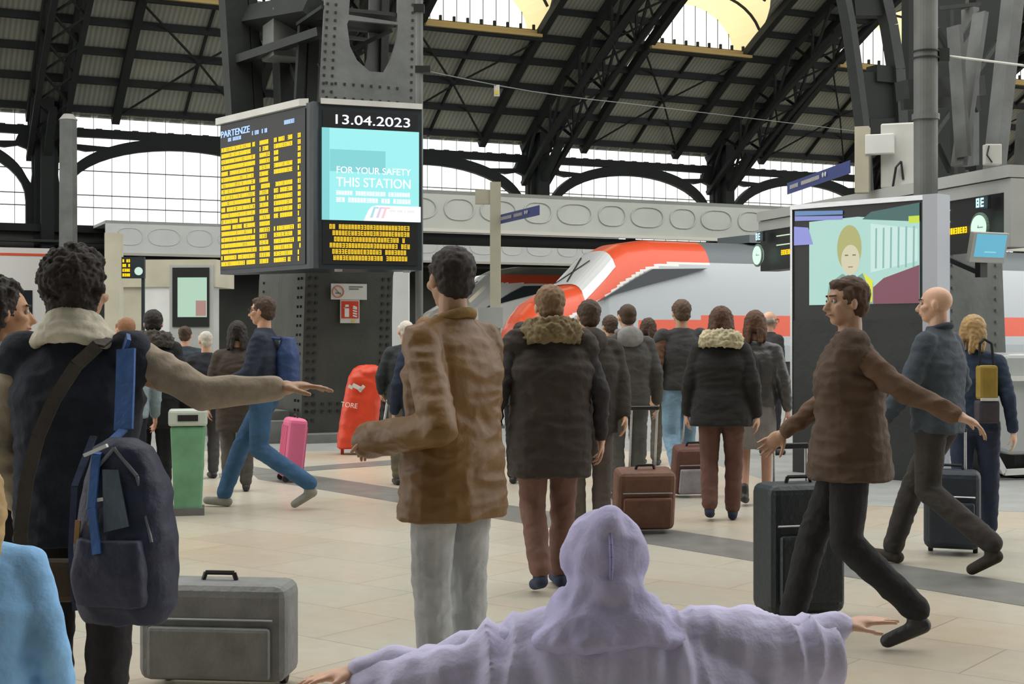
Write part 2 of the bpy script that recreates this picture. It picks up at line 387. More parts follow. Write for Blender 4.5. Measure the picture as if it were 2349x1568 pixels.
        if hair in ('bob', 'long'):
            L = .17 if hair == 'bob' else .27
            for a in range(-60, 241, 12):
                if 20 < a < 160: continue
                ca, sa = cos(R(a)), sin(R(a)); jit = rnd.uniform(-.02, .02)
                h.chain([Hd(.07*ca, .07*sa-.02, .05), Hd(.088*ca, .085*sa-.03, -.05), Hd(.085*ca+jit, .09*sa-.04, -L+jit+.02)], [.028*s, .024*s, .012*s])
        if hair == 'bun': h.ell(Hd(0, -.12, .07), (.04*s, .04*s, .04*s))
        h.grow('hair', hairm, root, .007, 2, fuzz(.006*s if hair != 'crop' else .002, 45))
    elif hair in ('curly', 'afro'):
        k = 1.0 if hair == 'curly' else 1.12
        h.ell(Hd(0, -.03, .04), (.095*s*k, .098*s*k, .10*s*k), HR)
        for i in range(260):
            z = rnd.uniform(-.75, 1); a = rnd.uniform(0, 2*pi); r = sqrt(1-z*z); vx, vy = r*cos(a), r*sin(a)
            if vy > .25 and z < .45: continue
            h.ell(Hd(.10*k*vx, -.03+.105*k*vy, .035+.108*k*z), (rnd.uniform(.014, .024)*s,)*3, lo=True)
        for i in range(60):
            a = rnd.uniform(pi, 2*pi); h.ell(Hd(.075*cos(a), -.03+.07*sin(a), -.07+rnd.uniform(-.02, .03)), (.017*s,)*3, lo=True)
        h.grow('hair', hairm, root, .006, 1, fuzz(.006*s, 90))
    elif hair == 'fringe':
        for a in range(150, 391, 10): h.ell(Hd(.075*cos(R(a)), -.02+.085*sin(R(a)), -.005), (.014*s, .014*s, .03*s))
        h.grow('hair', hairm, root, .006, 2, fuzz(.002, 60))
    # top
    tb = Blob(); B = bulk; hz = hem
    rings = [(S(0, sp(hz), hz), (.175*B+flare)*s, (.125*B+flare*.8+belly)*s)]
    if hz < .95: rings.append((S(0, 0, .97), (.178*B+flare*.4)*s, (.13*B+flare*.3+belly)*s))
    rings += [(S(0, sp(1.1), 1.1), .172*B*s, (.125*B+belly)*s), (S(0, sp(1.28), 1.28), .195*B*s, .132*B*s), (S(0, sp(1.39), 1.385), .178*s*(.5+.5*B), .105*B*s), (S(0, sp(1.46), 1.455), .115*s, .085*s), (S(0, sp(1.49), 1.50), .068*s, .068*s)]
    tb.torso(rings)
    for i, sg in enumerate((-1, 1)):
        s2 = sh[i]+S(-sg*.012, 0, -.028); tb.cap(S(sg*.05, sp(1.44), 1.445), .055*s, s2, .064*B*s)
        e2 = wr[i]+(wr[i]-el[i]).normalized()*cuff*s
        if sleevem is None: tb.chain([s2, el[i], e2], [.068*B*s, .058*B*s, (.044+cuff*.22)*B*s])
        else:
            tb.cap(sh[i], .07*B*s, sh[i]+S(sg*.02, 0, -.03), .066*B*s)
            sb = Blob(); sb.chain([sh[i], el[i], e2], [.066*s, .056*s, .042*s]); sb.grow('sleeve', sleevem, root, vox, 3, folds(fold, seed=i))
    tb.grow(topname, topmat, root, vox, 4, folds(fold, seed=px*.01))
    # legs
    lb = Blob()
    if skirt:
        lb.torso([(S(0, 0, .52), .19*s, .17*s), (S(0, 0, .75), .19*s, .16*s), (S(0, 0, 1.0), .165*s, .12*s)])
        lb.grow('skirt', legmat, root, vox, 3, folds(.006, (14, 14, 3)))
    else:
        lb.torso([(S(0, 0, .84), .14*s, .11*s), (S(0, 0, .94), .17*s, .12*s), (S(0, 0, 1.03), .155*s, .112*s)])
        for i in (0, 1):
            hp = hip[i]+V((0, 0, drop)); lb.chain([hp, kn[i], an[i]+S(0, 0, .03)], [.100*s, .077*s, .066*s])
        lb.grow('trousers', legmat, root, vox, 3, folds(.007, (9, 9, 12), seed=3))
    for i in (0, 1):
        td = V(toe[i]).normalized(); sbb = Blob(); a0 = an[i]; up = V((0, 0, 1))
        sbb.cap(a0+S(0, -.03, -.045), .04*s, a0+td*.15*s+S(0, 0, -.052), .034*s, flat=1); sbb.cap(a0+S(0, 0, -.03), .044*s, a0+S(0, 0, .05), .042*s)
        sbb.grow('shoe', shoemat, root, .009, 2)
    zc = S(0, sp(1.5), 1.50)
    if collar == 'shirt':
        cb = Blob(); pts = [zc+S(.066*cos(a), .066*sin(a)-.012, -.012+.022*-sin(a)) for a in [2*pi*i/18 for i in range(19)]]; cb.chain(pts, [.021*s]*19, n=8); cb.grow('collar', collarm, root, .007, 3, folds(.003))
    elif collar == 'wide':
        cb = Blob()
        for zz, rr, th in ((-.045, .115, .024), (-.015, .1, .024), (.015, .082, .022), (.035, .075, .018)):
            pts = [zc+S(rr*1.1*cos(a), rr*sin(a)-.015, zz+.03*-sin(a)) for a in [2*pi*i/20 for i in range(21)]]; cb.chain(pts, [th*s]*21, n=8)
        cb.grow('collar', collarm, root, .008, 3, fuzz(.004, 35))
    elif collar == 'fur':
        cb = Blob()
        for zz, rr, th in ((-.05, .13, .038), (-.01, .125, .042), (.03, .115, .03)):
            pts = [zc+S(rr*1.15*cos(a), rr*sin(a)-.03, zz+.02*-sin(a)) for a in [2*pi*i/22 for i in range(23)]]; cb.chain(pts, [th*s]*23, n=8)
        cb.grow('fur_collar', collarm, root, .009, 1, fuzz(.016, 40))
    if hood:
        hb = Blob(); hb.ell(zc+S(0, -.09, -.04), (.12*s, .075*s, .10*s)); hb.cap(zc+S(-.09, -.01, 0), .035*s, zc+S(.09, -.01, 0), .035*s); hb.grow('hood', hoodm or topmat, root, .01, 4, folds(.008, (10, 10, 10)))
    root['_'] = 1; del root['_']
    return root, dict(sh=sh, el=el, wr=wr, s=s, hc=hc)
# ================================================================ THE SETTING
TR = Matrix.Rotation(TA, 4, 'Z')
def hall(): return None
def frame_empty(name, label, cat, s, n, z=0, group=None):
    """thing whose local x runs along the tracks and local y across them"""
    p = TR @ V((s, n, z)); return thing(name, label, cat, p, TA, group)
fl = MB(); fl.add([(-45, -14, 0), (70, -14, 0), (70, 95, 0), (-45, 95, 0)], [(0, 1, 2, 3)]); struct('floor', fl, M['floor'])
def onfloor(px, py):
    d = F*EYE/(py-HY); return V((X(px, d), d, 0))
def inlay(name, quad, m, z=.003):
    b = MB(); b.prism([(p.x, p.y) for p in quad], 0, z); struct(name, b, m)
p1, p2, p3, p4 = onfloor(900, 1118), onfloor(2349, 1338), onfloor(2349, 1390), onfloor(900, 1150)
dd = (p2-p1); de = (p3-p4)
inlay('trim_1', [p1-dd*.45, p2+dd*.8, p3+de*.8, p4-de*.40], M['stripe'])
q1, q2, q3, q4 = onfloor(722, 1069), onfloor(888, 1056), onfloor(888, 1067), onfloor(722, 1079)
inlay('trim_2', [q1-(q2-q1)*1.2, q2+(q2-q1)*3, q3+(q3-q4)*3, q4-(q3-q4)*1.2], M['stripe'], .0045)
inlay('trim_3', [V(p) for p in ((-40, 18.0, 0), (2.0, 18.0, 0), (2.9, 12.2, 0), (4.2, 11.75, 0), (8, 10.6, 0), (60, 10.6, 0), (60, 60, 0), (-40, 60, 0))], M['asphalt'], .002)
# ---- far wall with its big glazed arches
HN = 60.0
WF = thing('wall_far', None, None, (0, 0, 0), TA); WF['kind'] = 'structure'
PIER = [-24.0, -13.6, -3.4, 7.4, 18.6, 29.6, 39.9, 50.1, 60.3, 70.5, 80.7]
Z0, Z1, ZT, ZB = 5.9, 8.35, 10.75, 9.95      # sill, top strip
lowwall = MB(); lowwall.b2((-40, HN, 0), (100, HN+.5, Z0)); lowwall.build('lower_wall', mat('dark_olive_wall', (.06, .065, .055), .8, var=.3, vscale=.5), WF)
coping = MB(); coping.b2((-40, HN-.5, Z0-.25), (100, HN, Z0+.05)); coping.b2((-40, HN-.35, Z0-1.15), (100, HN, Z0-.9)); coping.build('ledge', M['rib'], WF)
lout = MB(); lout.b2((-40, HN-1, 4.0), (11.0, HN-.6, 4.25)); lout.b2((-40, HN-1, 5.2), (11.0, HN-.6, 5.3)); lout.build('service_rail', M['steel'], WF)
for k in range(len(PIER)-1):
    a, b_ = PIER[k]+.45, PIER[k+1]-.45; W_ = b_-a; c = (a+b_)/2; hw = W_/2-.15
    wdw = thing('window_%d' % (k+1), None, None, (c, HN, 0)); wdw['kind'] = 'structure'; wdw.parent = WF
    sprg, pk = 6.9, 9.25; arch = []
    for i in range(25):
        t_ = pi*i/24; arch.append((-(hw-.15)*cos(t_), sprg+(pk-sprg)*sin(t_)**.9))
    central = [(hw-.15, Z0)]+[(-(hw-.15), Z0)]+arch
    def outer(x):   # outer line of the arch rib
        q = min(1, abs(x)/(hw)); return sprg+.15+(pk-sprg+.18)*sqrt(max(0, 1-q*q))**.9
    holes = [central]
    for sg in (-1, 1):
        xs = [hw*.30+(hw*.62-hw*.30)*i/8 for i in range(9)]
        holes.append([(sg*x, min(9.6, outer(x)+.16)) for x in xs]+[(sg*(hw-.55), 9.3), (sg*(hw-.42), 9.6), (sg*hw*.30, 9.62)])
        xs = [hw*.70+(hw*.975-hw*.70)*i/8 for i in range(9)]
        holes.append([(sg*x, outer(x)+.16) for x in xs]+[(sg*(hw+.05), 7.6), (sg*(hw+.10), 8.0), (sg*(hw+.08), 8.6), (sg*(hw-.12), 9.0), (sg*(hw-.45), 9.12), (sg*(hw*.80), 9.02)])
    strip = [(-hw, ZB), (hw, ZB), (hw, ZT-.12), (-hw, ZT-.12)]
    holes.append(strip)
    outerp = [(-W_/2-.02, Z0-.02), (W_/2+.02, Z0-.02), (W_/2+.02, ZT+.1), (-W_/2-.02, ZT+.1)]
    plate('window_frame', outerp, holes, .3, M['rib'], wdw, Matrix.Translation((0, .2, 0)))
    g = MB(); nb = 14
    for i in range(1, nb): x = -W_/2+W_*i/nb; g.b2((x-.012, .28, Z0), (x+.012, .30, ZT))
    for z in (6.75, 7.25, 8.25): g.b2((-W_/2, .28, z-.022), (W_/2, .31, z+.022))
    for i in range(nb):
        x = -W_/2+W_*i/nb; g.b2((x+.1, .25, ZB-.08), (x+.35, .36, ZB+.06)); g.b2((x+.2, .2, ZT-.30), (x+.62, .36, ZT-.2))
    g.build('glazing_bars', M['steel2'], wdw)
    pn = MB(); pn.b2((-W_/2, .37, Z0), (W_/2, .38, ZT)); pn.build('window_pane', M['pane'], wdw)
    if k == 0: pass
pp = MB()
for s_ in PIER:
    pp.b2((s_-.45, HN-.2, 0), (s_+.45, HN+.5, ZT+.2)); pp.b2((s_-.25, HN-.7, 0), (s_+.25, HN, ZT+.2))
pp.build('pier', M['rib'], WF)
# ---- vault
def hz(u): return 10.9+.70*u-.012*u*u
def hinv(h): return (.70-sqrt(.49-4*.012*(h-10.9)))/(2*.012)
CEIL = thing('ceiling', None, None, (0, 0, 0), TA); CEIL['kind'] = 'structure'
rf = MB(); UB = 5.7; DW = 2.75; DHt = 2.15; HB = hz(UB); umax = 28.5
def quad(m, s0, s1, u0a, u1a, u0b, u1b):
    m.add([(s0, HN-u0a, hz(u0a)), (s1, HN-u0b, hz(u0b)), (s1, HN-u1b, hz(u1b)), (s0, HN-u1a, hz(u1a))], [(0, 1, 2, 3)])
def strip_u(s0, s1, fa, fb, ta, tb, n):
    for i in range(n):
        quad(rf, s0, s1, fa+(ta-fa)*i/n, fa+(ta-fa)*(i+1)/n, fb+(tb-fb)*i/n, fb+(tb-fb)*(i+1)/n)
def utop(x):
    q = min(1, abs(x)/DW); return hinv(HB+DHt*sqrt(max(0, 1-q*q)))
for k in range(len(PIER)-1):
    c = (PIER[k]+PIER[k+1])/2
    strip_u(PIER[k], c-DW, -.6, -.6, umax, umax, 12); strip_u(c+DW, PIER[k+1], -.6, -.6, umax, umax, 12)
    N_ = 18; xs = [-DW*cos(pi*i/N_) for i in range(N_+1)]
    dm = MB(); bars = MB(); pn = MB()
    for i in range(N_):
        xa, xb = xs[i], xs[i+1]; strip_u(c+xa, c+xb, -.6, -.6, UB, UB, 3); strip_u(c+xa, c+xb, utop(xa), utop(xb), umax, umax, 9)
        za = HB+DHt*sqrt(max(0, 1-(xa/DW)**2)); zb = HB+DHt*sqrt(max(0, 1-(xb/DW)**2))
        dm.add([(c+xa, HN-utop(xa), za), (c+xb, HN-utop(xb), zb), (c+xb, HN-UB+1.2, zb), (c+xa, HN-UB+1.2, za)], [(0, 1, 2, 3)])
    wd = thing('skylight', None, None, (0, 0, 0)); wd['kind'] = 'structure'; wd.parent = CEIL
    dm.build('dormer_lining', M['dormer'], wd, smooth=True)
    for i in range(9):
        x = -DW+2*DW*(i+.5)/9; zt = HB+DHt*sqrt(max(0, 1-(x/DW)**2)); bars.b2((c+x-.012, HN-UB+1.1, HB-.05), (c+x+.012, HN-UB+1.13, zt)); bars.b2((c+x-.05, HN-UB-.1, HB-.05), (c+x+.05, HN-UB, HB+.18))
    for uu in (6.9, 8.5):
        pr = None
        for i in range(N_+1):
            x = xs[i]; zt = HB+DHt*sqrt(max(0, 1-(x/DW)**2))
            if utop(x) >= uu:
                p = V((c+x*.98, HN-uu, HB+(zt-HB)*.98))
                if pr is not None: bars.bar(pr, p, .08, .1)
                pr = p
            else: pr = None
    bars.b2((c-DW, HN-UB-.3, HB-.5), (c+DW, HN-UB-.1, HB-.25)); bars.build('dormer_frame', M['rib'], wd)
    sill = MB(); sill.b2((c-DW+.1, HN-UB-.12, HB-.26), (c+DW-.1, HN-UB+1.2, HB-.06)); sill.b2((c-DW+.1, HN-UB-.5, HB-.40), (c+DW-.1, HN-UB-.12, HB-.28)); sill.build('sill', mat('ochre_sill_%d' % k, (.45, .33, .14), .7), wd)  # sill in one even ochre colour
    pn.prism([(c+x, HB+DHt*sqrt(max(0, 1-(x/DW)**2))) for x in xs], HN-UB+1.22, HN-UB+1.24, axis=1); pn.build('pane', M['pane'], wd)
rf.build('roof_sheet', M['roof'], CEIL)
pu = MB()
for u in [0, 1.4, 2.8, 4.2, 5.5, 7.0, 8.4, 9.8, 11.2, 12.6, 14.0, 16, 18, 20, 22, 24, 26, 28]:
    for k in range(len(PIER)-1):
        c = (PIER[k]+PIER[k+1])/2
        if 5.8 < u < 10.3:
            pu.b2((PIER[k], HN-u-.1, hz(u)-.3), (c-DW, HN-u+.1, hz(u)-.05)); pu.b2((c+DW, HN-u-.1, hz(u)-.3), (PIER[k+1], HN-u+.1, hz(u)-.05))
        else: pu.b2((PIER[k], HN-u-.1, hz(u)-.32), (PIER[k+1], HN-u+.1, hz(u)-.03))
pu.build('purlin', M['rib'], CEIL)
ra = MB()
def along(s, off, wd, ht, u0=-.4, u1=28, n=20, mb=ra):
    pts = [V((s, HN-(u0+(u1-u0)*i/n), hz(u0+(u1-u0)*i/n)-off)) for i in range(n+1)]
    for a, b_ in zip(pts[:-1], pts[1:]): mb.bar(a, b_, wd, ht)
    return pts
for k in range(len(PIER)-1):
    a, b_ = PIER[k], PIER[k+1]; W_ = b_-a; c = (a+b_)/2
    along(a+W_*.26-.1, .25, .32, .35); along(b_-W_*.26+.1, .25, .32, .35)
    for u0, u1 in ((10.6, 28),): along(c, .15, .1, .15, u0, u1)
    along(c, .15, .09, .15, -.2, 5.4, 4)
    for (u0, u1) in ((0, 2.8), (2.8, 5.5)):   # wind bracing
        for sg in (-1, 1):
            L_ = W_*.24*(1)
            ra.bar((c, HN-2.8, hz(2.8)-.35), (c+sg*L_, HN-(0 if u0 == 0 else 5.4), hz(0 if u0 == 0 else 5.4)-.35), .07, .07)
ra.build('rafter', M['rib'], CEIL)
for k, a in enumerate(PIER):
    tm = MB()
    for off in (-.6, .6):
        t1 = along(a+off, .35, .26, .4, mb=tm); t2 = along(a+off, 2.0, .22, .22, mb=tm)
        for i in range(20): tm.bar(t1[i], t2[i+1] if i % 2 else t2[i], .1, .1); tm.bar(t1[i+1] if not i % 2 else t1[i], t2[i] if not i % 2 else t2[i+1], .1, .1)
    for i in range(20):
        p, q = V((a-.6, HN-(-.4+28.4*i/20), hz(-.4+28.4*i/20)-2)), V((a+.6, HN-(-.4+28.4*(i+1)/20), hz(-.4+28.4*(i+1)/20)-2))
        tm.bar(p, q, .08, .08); tm.bar(V((q.x, p.y, p.z)), V((p.x, q.y, q.z)), .08, .08)
    tm.bar((a, HN-2.3, 10.3), (a, HN-.2, 8.4), .3, .3)
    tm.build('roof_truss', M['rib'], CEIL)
# unseen wall and roof slab added behind the camera to block light
bw = MB(); bw.b2((-45, -14.5, 0), (70, -14, 16)); struct('wall_back_light_block', bw, M['traindark'])
bw = MB(); bw.b2((-45, -14.5, 16), (70, 3.0, 16.4)); struct('ceiling_front_light_block', bw, M['roof'])
# ================================================================ platform canopies
def canopy(label, s0, s1, n, zb, zt, cm=None):
    cm = cm or M['canopy']
    r = frame_empty('platform_canopy', label, 'canopy', s0, n)
    L = s1-s0; b = MB(); b.b2((0, 0, zb), (L, .15, zt)); b.b2((0, 0, zt-.12), (L, 3.2, zt)); b.build('fascia', cm, r)
    x = .9
    while x < L-.8:
        for (cx, w_) in ((x, .5), (x+1.35, .62)):
            pts = [V((cx+w_*math.copysign(abs(cos(t_))**.7, cos(t_)), -.02, (zb+zt)/2+.33*sin(t_)+.02)) for t_ in [2*pi*i/22 for i in range(23)]]
            e = MB(); e.path(pts, .022, 6); e.build('embossed_oval', cm, r)
        x += 2.75
    g = MB(); g.b2((0, -.06, zb-.1), (L, .2, zb)); g.build('gutter', mat('pale_gutter_%d' % int(n), (.6, .58, .5), .4), r)
    k = MB(); x = 1.5
    while x < L: k.b2((x, 1.2, 0), (x+.25, 1.45, zb)); x += 9
    k.build('post', M['steel2'], r)
    l = MB(); l.b2((0, .3, zb-.3), (L, 3, zb-.12)); l.build('soffit', M['rib'], r)
    return r
canopy('grey platform canopy with a row of embossed ovals above the red nosed train', s_at(800, 41.2), s_at(2450, 41.2), 41.2, 4.82, 6.02)
canopy('far pale platform canopy with faint ovals, lower and behind, left of the big departure board', s_at(243, 56.5), s_at(1420, 56.5), 56.5, 4.7, 5.95, M['canopy2'])
# ================================================================ trains
def train_car(r, prof, x0, x1, m_of, step=.5, name='body', side=1):
    mb = MB(); xs = []; x = x0
    while x < x1-1e-6: xs.append(x); x += step
    xs.append(x1); rings = [[V((x, p[0], p[1])) for p in prof] for x in xs]
    mb.loft(rings); return mb
def side_profile(w_=1.45, h=4.0, z0=.75):
    return [(-w_, z0), (-w_-.03, 1.3), (-w_-.03, 2.0), (-w_, 2.7), (-w_+.08, 3.2), (-w_+.35, h-.35), (-w_+.8, h-.08), (0, h), (w_-.8, h-.08), (w_-.35, h-.35), (w_-.08, 3.2), (w_, 2.7), (w_+.03, 2.0), (w_+.03, 1.3), (w_, z0)]
def power_car(label, s0, n, h=4.05, L=19.0, cols=None, group=None, alt=False):
    """nose points to -x"""
    r = frame_empty('high_speed_train', label, 'train', s0, n)
    body, red, white = cols
    # nose envelope: width and roof height as functions of x
    xs = [0, .08, .25, .5, .8, 1.2, 1.7, 2.2, 2.8, 3.4, 4.2, 5, 6, 7, 8, 9, 10, 12, 14, 16, 18, L]
    def top(x):
        pts = [(0, 1.45), (.06, 1.75), (.2, 2.0), (.5, 2.33), (1.0, 2.6), (1.6, 2.78), (2.5, h-.36), (3.0, h-.12), (3.8, h), (99, h)]
        for a, b_ in zip(pts[:-1], pts[1:]):
            if x <= b_[0]: k = (x-a[0])/(b_[0]-a[0]); return a[1]+(b_[1]-a[1])*k
    def ex(x): return 2.4+1.1*min(1, x/1.5)
    def wid(x):
        return 1.45*min(1, (.40+.60*(min(1, x/2.2))**.5))
    fine = [i*.045 for i in range(0, 170)]+[7.65+i*.5 for i in range(0, 9)]+[12+i for i in range(int(L-12)+1)]
    bz = .75; K = 120; rings = []
    for x in fine:
        w_, T = wid(x), top(x); ring = []
        e = ex(x); dense = []
        for i in range(401):
            a = pi*i/400; dense.append((-w_*math.copysign(abs(cos(a))**(2/e), cos(a)), 1.2+(T-1.2)*abs(sin(a))**(2/e)))
        acc = [0]
        for p, q in zip(dense[:-1], dense[1:]): acc.append(acc[-1]+math.hypot(q[0]-p[0], q[1]-p[1]))
        j_ = 0
        for i in range(K+1):
            t_ = acc[-1]*i/K
            while j_ < 399 and acc[j_+1] < t_: j_ += 1
            f_ = (t_-acc[j_])/max(1e-9, acc[j_+1]-acc[j_]); ring.append(V((x, dense[j_][0]+(dense[j_+1][0]-dense[j_][0])*f_, dense[j_][1]+(dense[j_+1][1]-dense[j_][1])*f_)))
        ring = [V((x, -w_*.97, bz))]+ring+[V((x, w_*.97, bz))]; rings.append(ring)
    mb = MB(); mb.loft(rings); n_ = len(rings[0]); idx = []
    def colour(c):
        x, y, z = c; ay = abs(y)
        if alt:
            if z > h-.32: return 3
            if z > h-.62: return 1
            return 0
        lo = [(0, 1.3), (.6, 1.62), (1.2, 2.0), (1.95, 2.38), (2.6, 2.85), (3.23, 3.2), (3.8, 3.38), (4.6, 3.45), (5.5, 3.46), (99, 3.46)]
        for p, q in zip(lo[:-1], lo[1:]):
            if x <= q[0]: e = p[1]+(q[1]-p[1])*(x-p[0])/(q[0]-p[0]); break
        if x < 5.4:
            if z > e: return 1
            if z > e-.09: return 2
        elif z > 3.82: return 3
        elif z > 3.45: return 3
        if x > 3.05 and 1.43 < z < (1.88 if x < 5 else 2.02): return 1
        return 0
    for f in mb.f:
        c = sum((V(mb.v[i]) for i in f), V())/len(f); idx.append(colour(c))
    mb.mi = idx
    mb.build('body', [body, red, white, M['traindark']], r, smooth=False)
    # windscreen on the slope
    ws = MB(); N_ = 14
    def P_(x, fy): w_ = wid(x)*(.90-.08*(x-1.6)); return V((x, fy*w_, (1.2+(top(x)-1.2)*(1-abs(w_*fy/wid(x))**ex(x))**(1/ex(x)))+.035))
    for i in range(N_):
        for j in range(N_):
            x0_, x1_ = 1.62+.9*i/N_, 1.62+.9*(i+1)/N_; y0_, y1_ = -1+2*j/N_, -1+2*(j+1)/N_
            ws.add([P_(x0_, y0_), P_(x1_, y0_), P_(x1_, y1_), P_(x0_, y1_)], [(0, 1, 2, 3)])
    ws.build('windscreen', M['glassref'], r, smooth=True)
    wp = MB(); wp.bar(P_(1.65, -.1)+V((0, 0, .04)), P_(2.3, .25)+V((0, 0, .05)), .03, .02); wp.bar(P_(1.65, .5)+V((0, 0, .04)), P_(2.2, -.3)+V((0, 0, .05)), .03, .02); wp.build('wiper', M['black'], r)
    sw = MB()
    for sg in (-1, 1):
        pts = [(1.9, 2.36), (3.0, 2.98), (3.5, 3.22), (5.2, 3.27), (4.3, 3.02), (3.3, 2.78), (2.4, 2.55)]
        for a_ in (0,): sw.prism(pts, sg*1.30, sg*1.462, axis=1)
    sw.build('cab_side_window', M['glassdark'], r)
    un = MB(); un.b2((1.2, -1.2, .15), (L, 1.2, .8)); un.build('underframe', M['black'], r)
    dr = MB()
    for x in (8.9, 11.9): dr.b2((x, -1.52, 1.55), (x+.05, -1.46, 3.0))
    dr.b2((10.2, -1.49, 1.2), (10.23, -1.46, 3.3)); dr.b2((11.1, -1.49, 1.2), (11.13, -1.46, 3.3)); dr.build('door_handrail', M['traindark'], r)
    rl = MB()
    for j in range(5): rl.b2((10.4, -1.2, 3.55+j*.09), (12.8, -1.13-.0*j, 3.59+j*.09))
    rl.b2((7, -.8, h), (15, .8, h+.22)); rl.build('roof_grille', M['traindark'], r)
    return r
TN = 33.7
sN = s_at(1168, TN)
T1 = power_car('silver high speed train with a red pointed nose and slanted windscreen painted with a white reflection, beside the platform', sN, TN, cols=(M['traingrey'], M['trainred'], M['trainwhite']))
cm = MB(); x = 20.0
cm.mi = []
for i in range(2):
    a = 19.6+i*25; prof = side_profile(); zs = [.75, 1.43, 2.1, 2.35, 3.15, 3.4, 4.0]
    bands = [(.75, 1.0, 3), (1.0, 1.48, 3), (1.48, 2.22, 1), (2.22, 3.05, 4), (3.05, 3.6, 0), (3.6, 4.0, 0)]
    for z0_, z1_, mi in bands:
        cm.cur = mi; ins = 0 if z1_ < 3.3 else (.12 if z1_ < 3.7 else .4)
        cm.b2((a, -1.45+ins, z0_), (a+24.5, 1.45-ins, z1_))
cm.build('carriage', [M['traingrey'], M['trainred'], M['trainwhite'], M['traindark'], M['glassdark']], T1)
T2 = power_car('white train nose with thin red roof line, one platform behind the red nosed train', s_at(955, 46.5), 46.5, h=3.95, L=26, cols=(M['trainwhite'], M['trainred'], M['trainwhite']), alt=True)
# far left white carriage
r = frame_empty('railway_carriage', 'white railway carriage with a red roof line behind the curly haired people at far left', 'train', -26, 47)
b = MB(); b.b2((0, 0, .9), (32, 2.8, 4.0)); b.b2((0, .3, 4.0), (32, 2.5, 4.25)); b.build('body', M['trainwhite'], r)
b = MB(); b.b2((0, -.02, 3.98), (32, 0, 4.06)); b.build('red_line', M['trainred'], r)
b = MB()
for i in range(8): b.b2((1+i*4, -.02, 2.0), (3.4+i*4, 0, 2.9))
b.build('window', M['glassdark'], r)
b = MB(); b.b2((.5, .3, .2), (31.5, 2.5, .9)); b.build('underframe', M['black'], r)
# ================================================================ riveted arch foot with the departure boards
def rivets(mb, pts, r=.018, n=V((0, -1, 0))):
    for p in pts: mb.box(V(p)+n*.006, (r*2, r*1.2, r*2))
CN = 18.87
def frame_px(px, n): return s_at(px, n)
sL = s_at(690, CN); A = frame_empty('steel_column', 'dark riveted steel column of the roof arch behind the big departure board', 'column', sL, CN)
def zz(py, s): return Z(py, depth(s, CN))
prof = [(0, 690, 900), (.35, 692, 899), (1.2, 695, 898), (2.3, 701, 902), (3.0, 712, 925), (4.4, 729, 949)]
b = MB()
rings = []
for z, pa, pb in prof:
    a, c = s_at(pa, CN)-sL, s_at(pb, CN)-sL; rings.append([(a, 0, z), (c, 0, z), (c, 2.4, z), (a, 2.4, z)])
b.loft(rings); b.build('shaft', mat('column_paint', (.06, .062, .054), .5, .1, var=.25, vscale=2, bump=.25, bscale=14), A)
b = MB()
for z in [i*.115+.3 for i in range(18)]:
    k = z/2.3
    for fr in (.05, .12, .88, .95): b.box((fr*1.28+k*.08, -.008, z), (.036, .03, .036))
for i in range(11):
    for z in (.42, .52): b.box((.08+i*.115, -.008, z), (.036, .03, .036))
for z in [i*.13+.3 for i in range(16)]:
    for yy in (.15, .3, 2.1): b.box((.0+z*.03-.008, yy, z), (.03, .036, .036))
b.build('rivet', M['steel'], A)['kind'] = 'stuff'
# upper portion: plates with opening
s0 = s_at(729, CN)-sL; s1 = s_at(949, CN)-sL; s0t = s_at(745, CN)-sL; s1t = s_at(955, CN)-sL; H2 = 9.0
def up_s(px): return s_at(px, CN)-sL
outer_ = [(s0, 4.3), (s1, 4.3), (s1t, 6.1), (s1t+.2, H2), (s0t+.25, H2), (s0t, 6.1)]
D0 = depth(sL+.9, CN)
def zp(py): return Z(py, D0)
hole = [(up_s(799), zp(50)), (up_s(795), zp(60)), (up_s(802), zp(110)), (up_s(818), zp(140)), (up_s(846), zp(163)), (up_s(880), zp(163)), (up_s(897), zp(130)), (up_s(908), zp(90)), (up_s(911), zp(60)), (up_s(911), zp(50))]
hole2 = [(up_s(799), zp(38)), (up_s(911), zp(44)), (up_s(914), zp(-140)), (up_s(812), zp(-140))]
hole3 = [(up_s(806), zp(210)), (up_s(872), zp(222)), (up_s(872), zp(240)), (up_s(806), zp(240))]
plate('gusset_plate', outer_, [hole, hole2], .06, M['steel2'], A, Matrix.Translation((0, 0, 0)))
plate('rear_gusset_plate', outer_, [[(p[0], p[1]) for p in hole], hole2], .06, M['steel2'], A, Matrix.Translation((0, 1.2, 0)))
b = MB(); b.b2((s0t-.05, 0, 5.97), (s1t-.1, 1.2, 6.02)); b.bar((s1-.05, .1, 4.4), (s1t-.02, .1, 9), .1, .1); b.bar((s0+.05, 1.15, 4.4), (s0t+.2, 1.15, 9), .12, .12); b.bar((s1-.05, 1.15, 4.4), (s1t-.02, 1.15, 9), .12, .12)
for i in range(5): b.bar((s0+.2, .6, 4.5+i*.8), (s1t-.15, .6, 5.1+i*.8), .06, .06)
b.build('stiffener', M['steel'], A)
b = MB()
for i in range(30):
    z = 4.5+i*.11
    for (fa, fb, f) in ((s0, s0t, .04), (s0, s0t, .16), (s1, s1t, -.06)):
        x = fa+(fb-fa)*min(1.0, (z-4.3)/1.8)+f; b.box((x, -.035, z), (.03, .02, .03))
for z in (4.75, 4.95):
    for i in range(9): b.box((s0+.12+i*.13, -.035, z), (.03, .02, .03))
b.build('bolt_head', M['steel'], A)['kind'] = 'stuff'
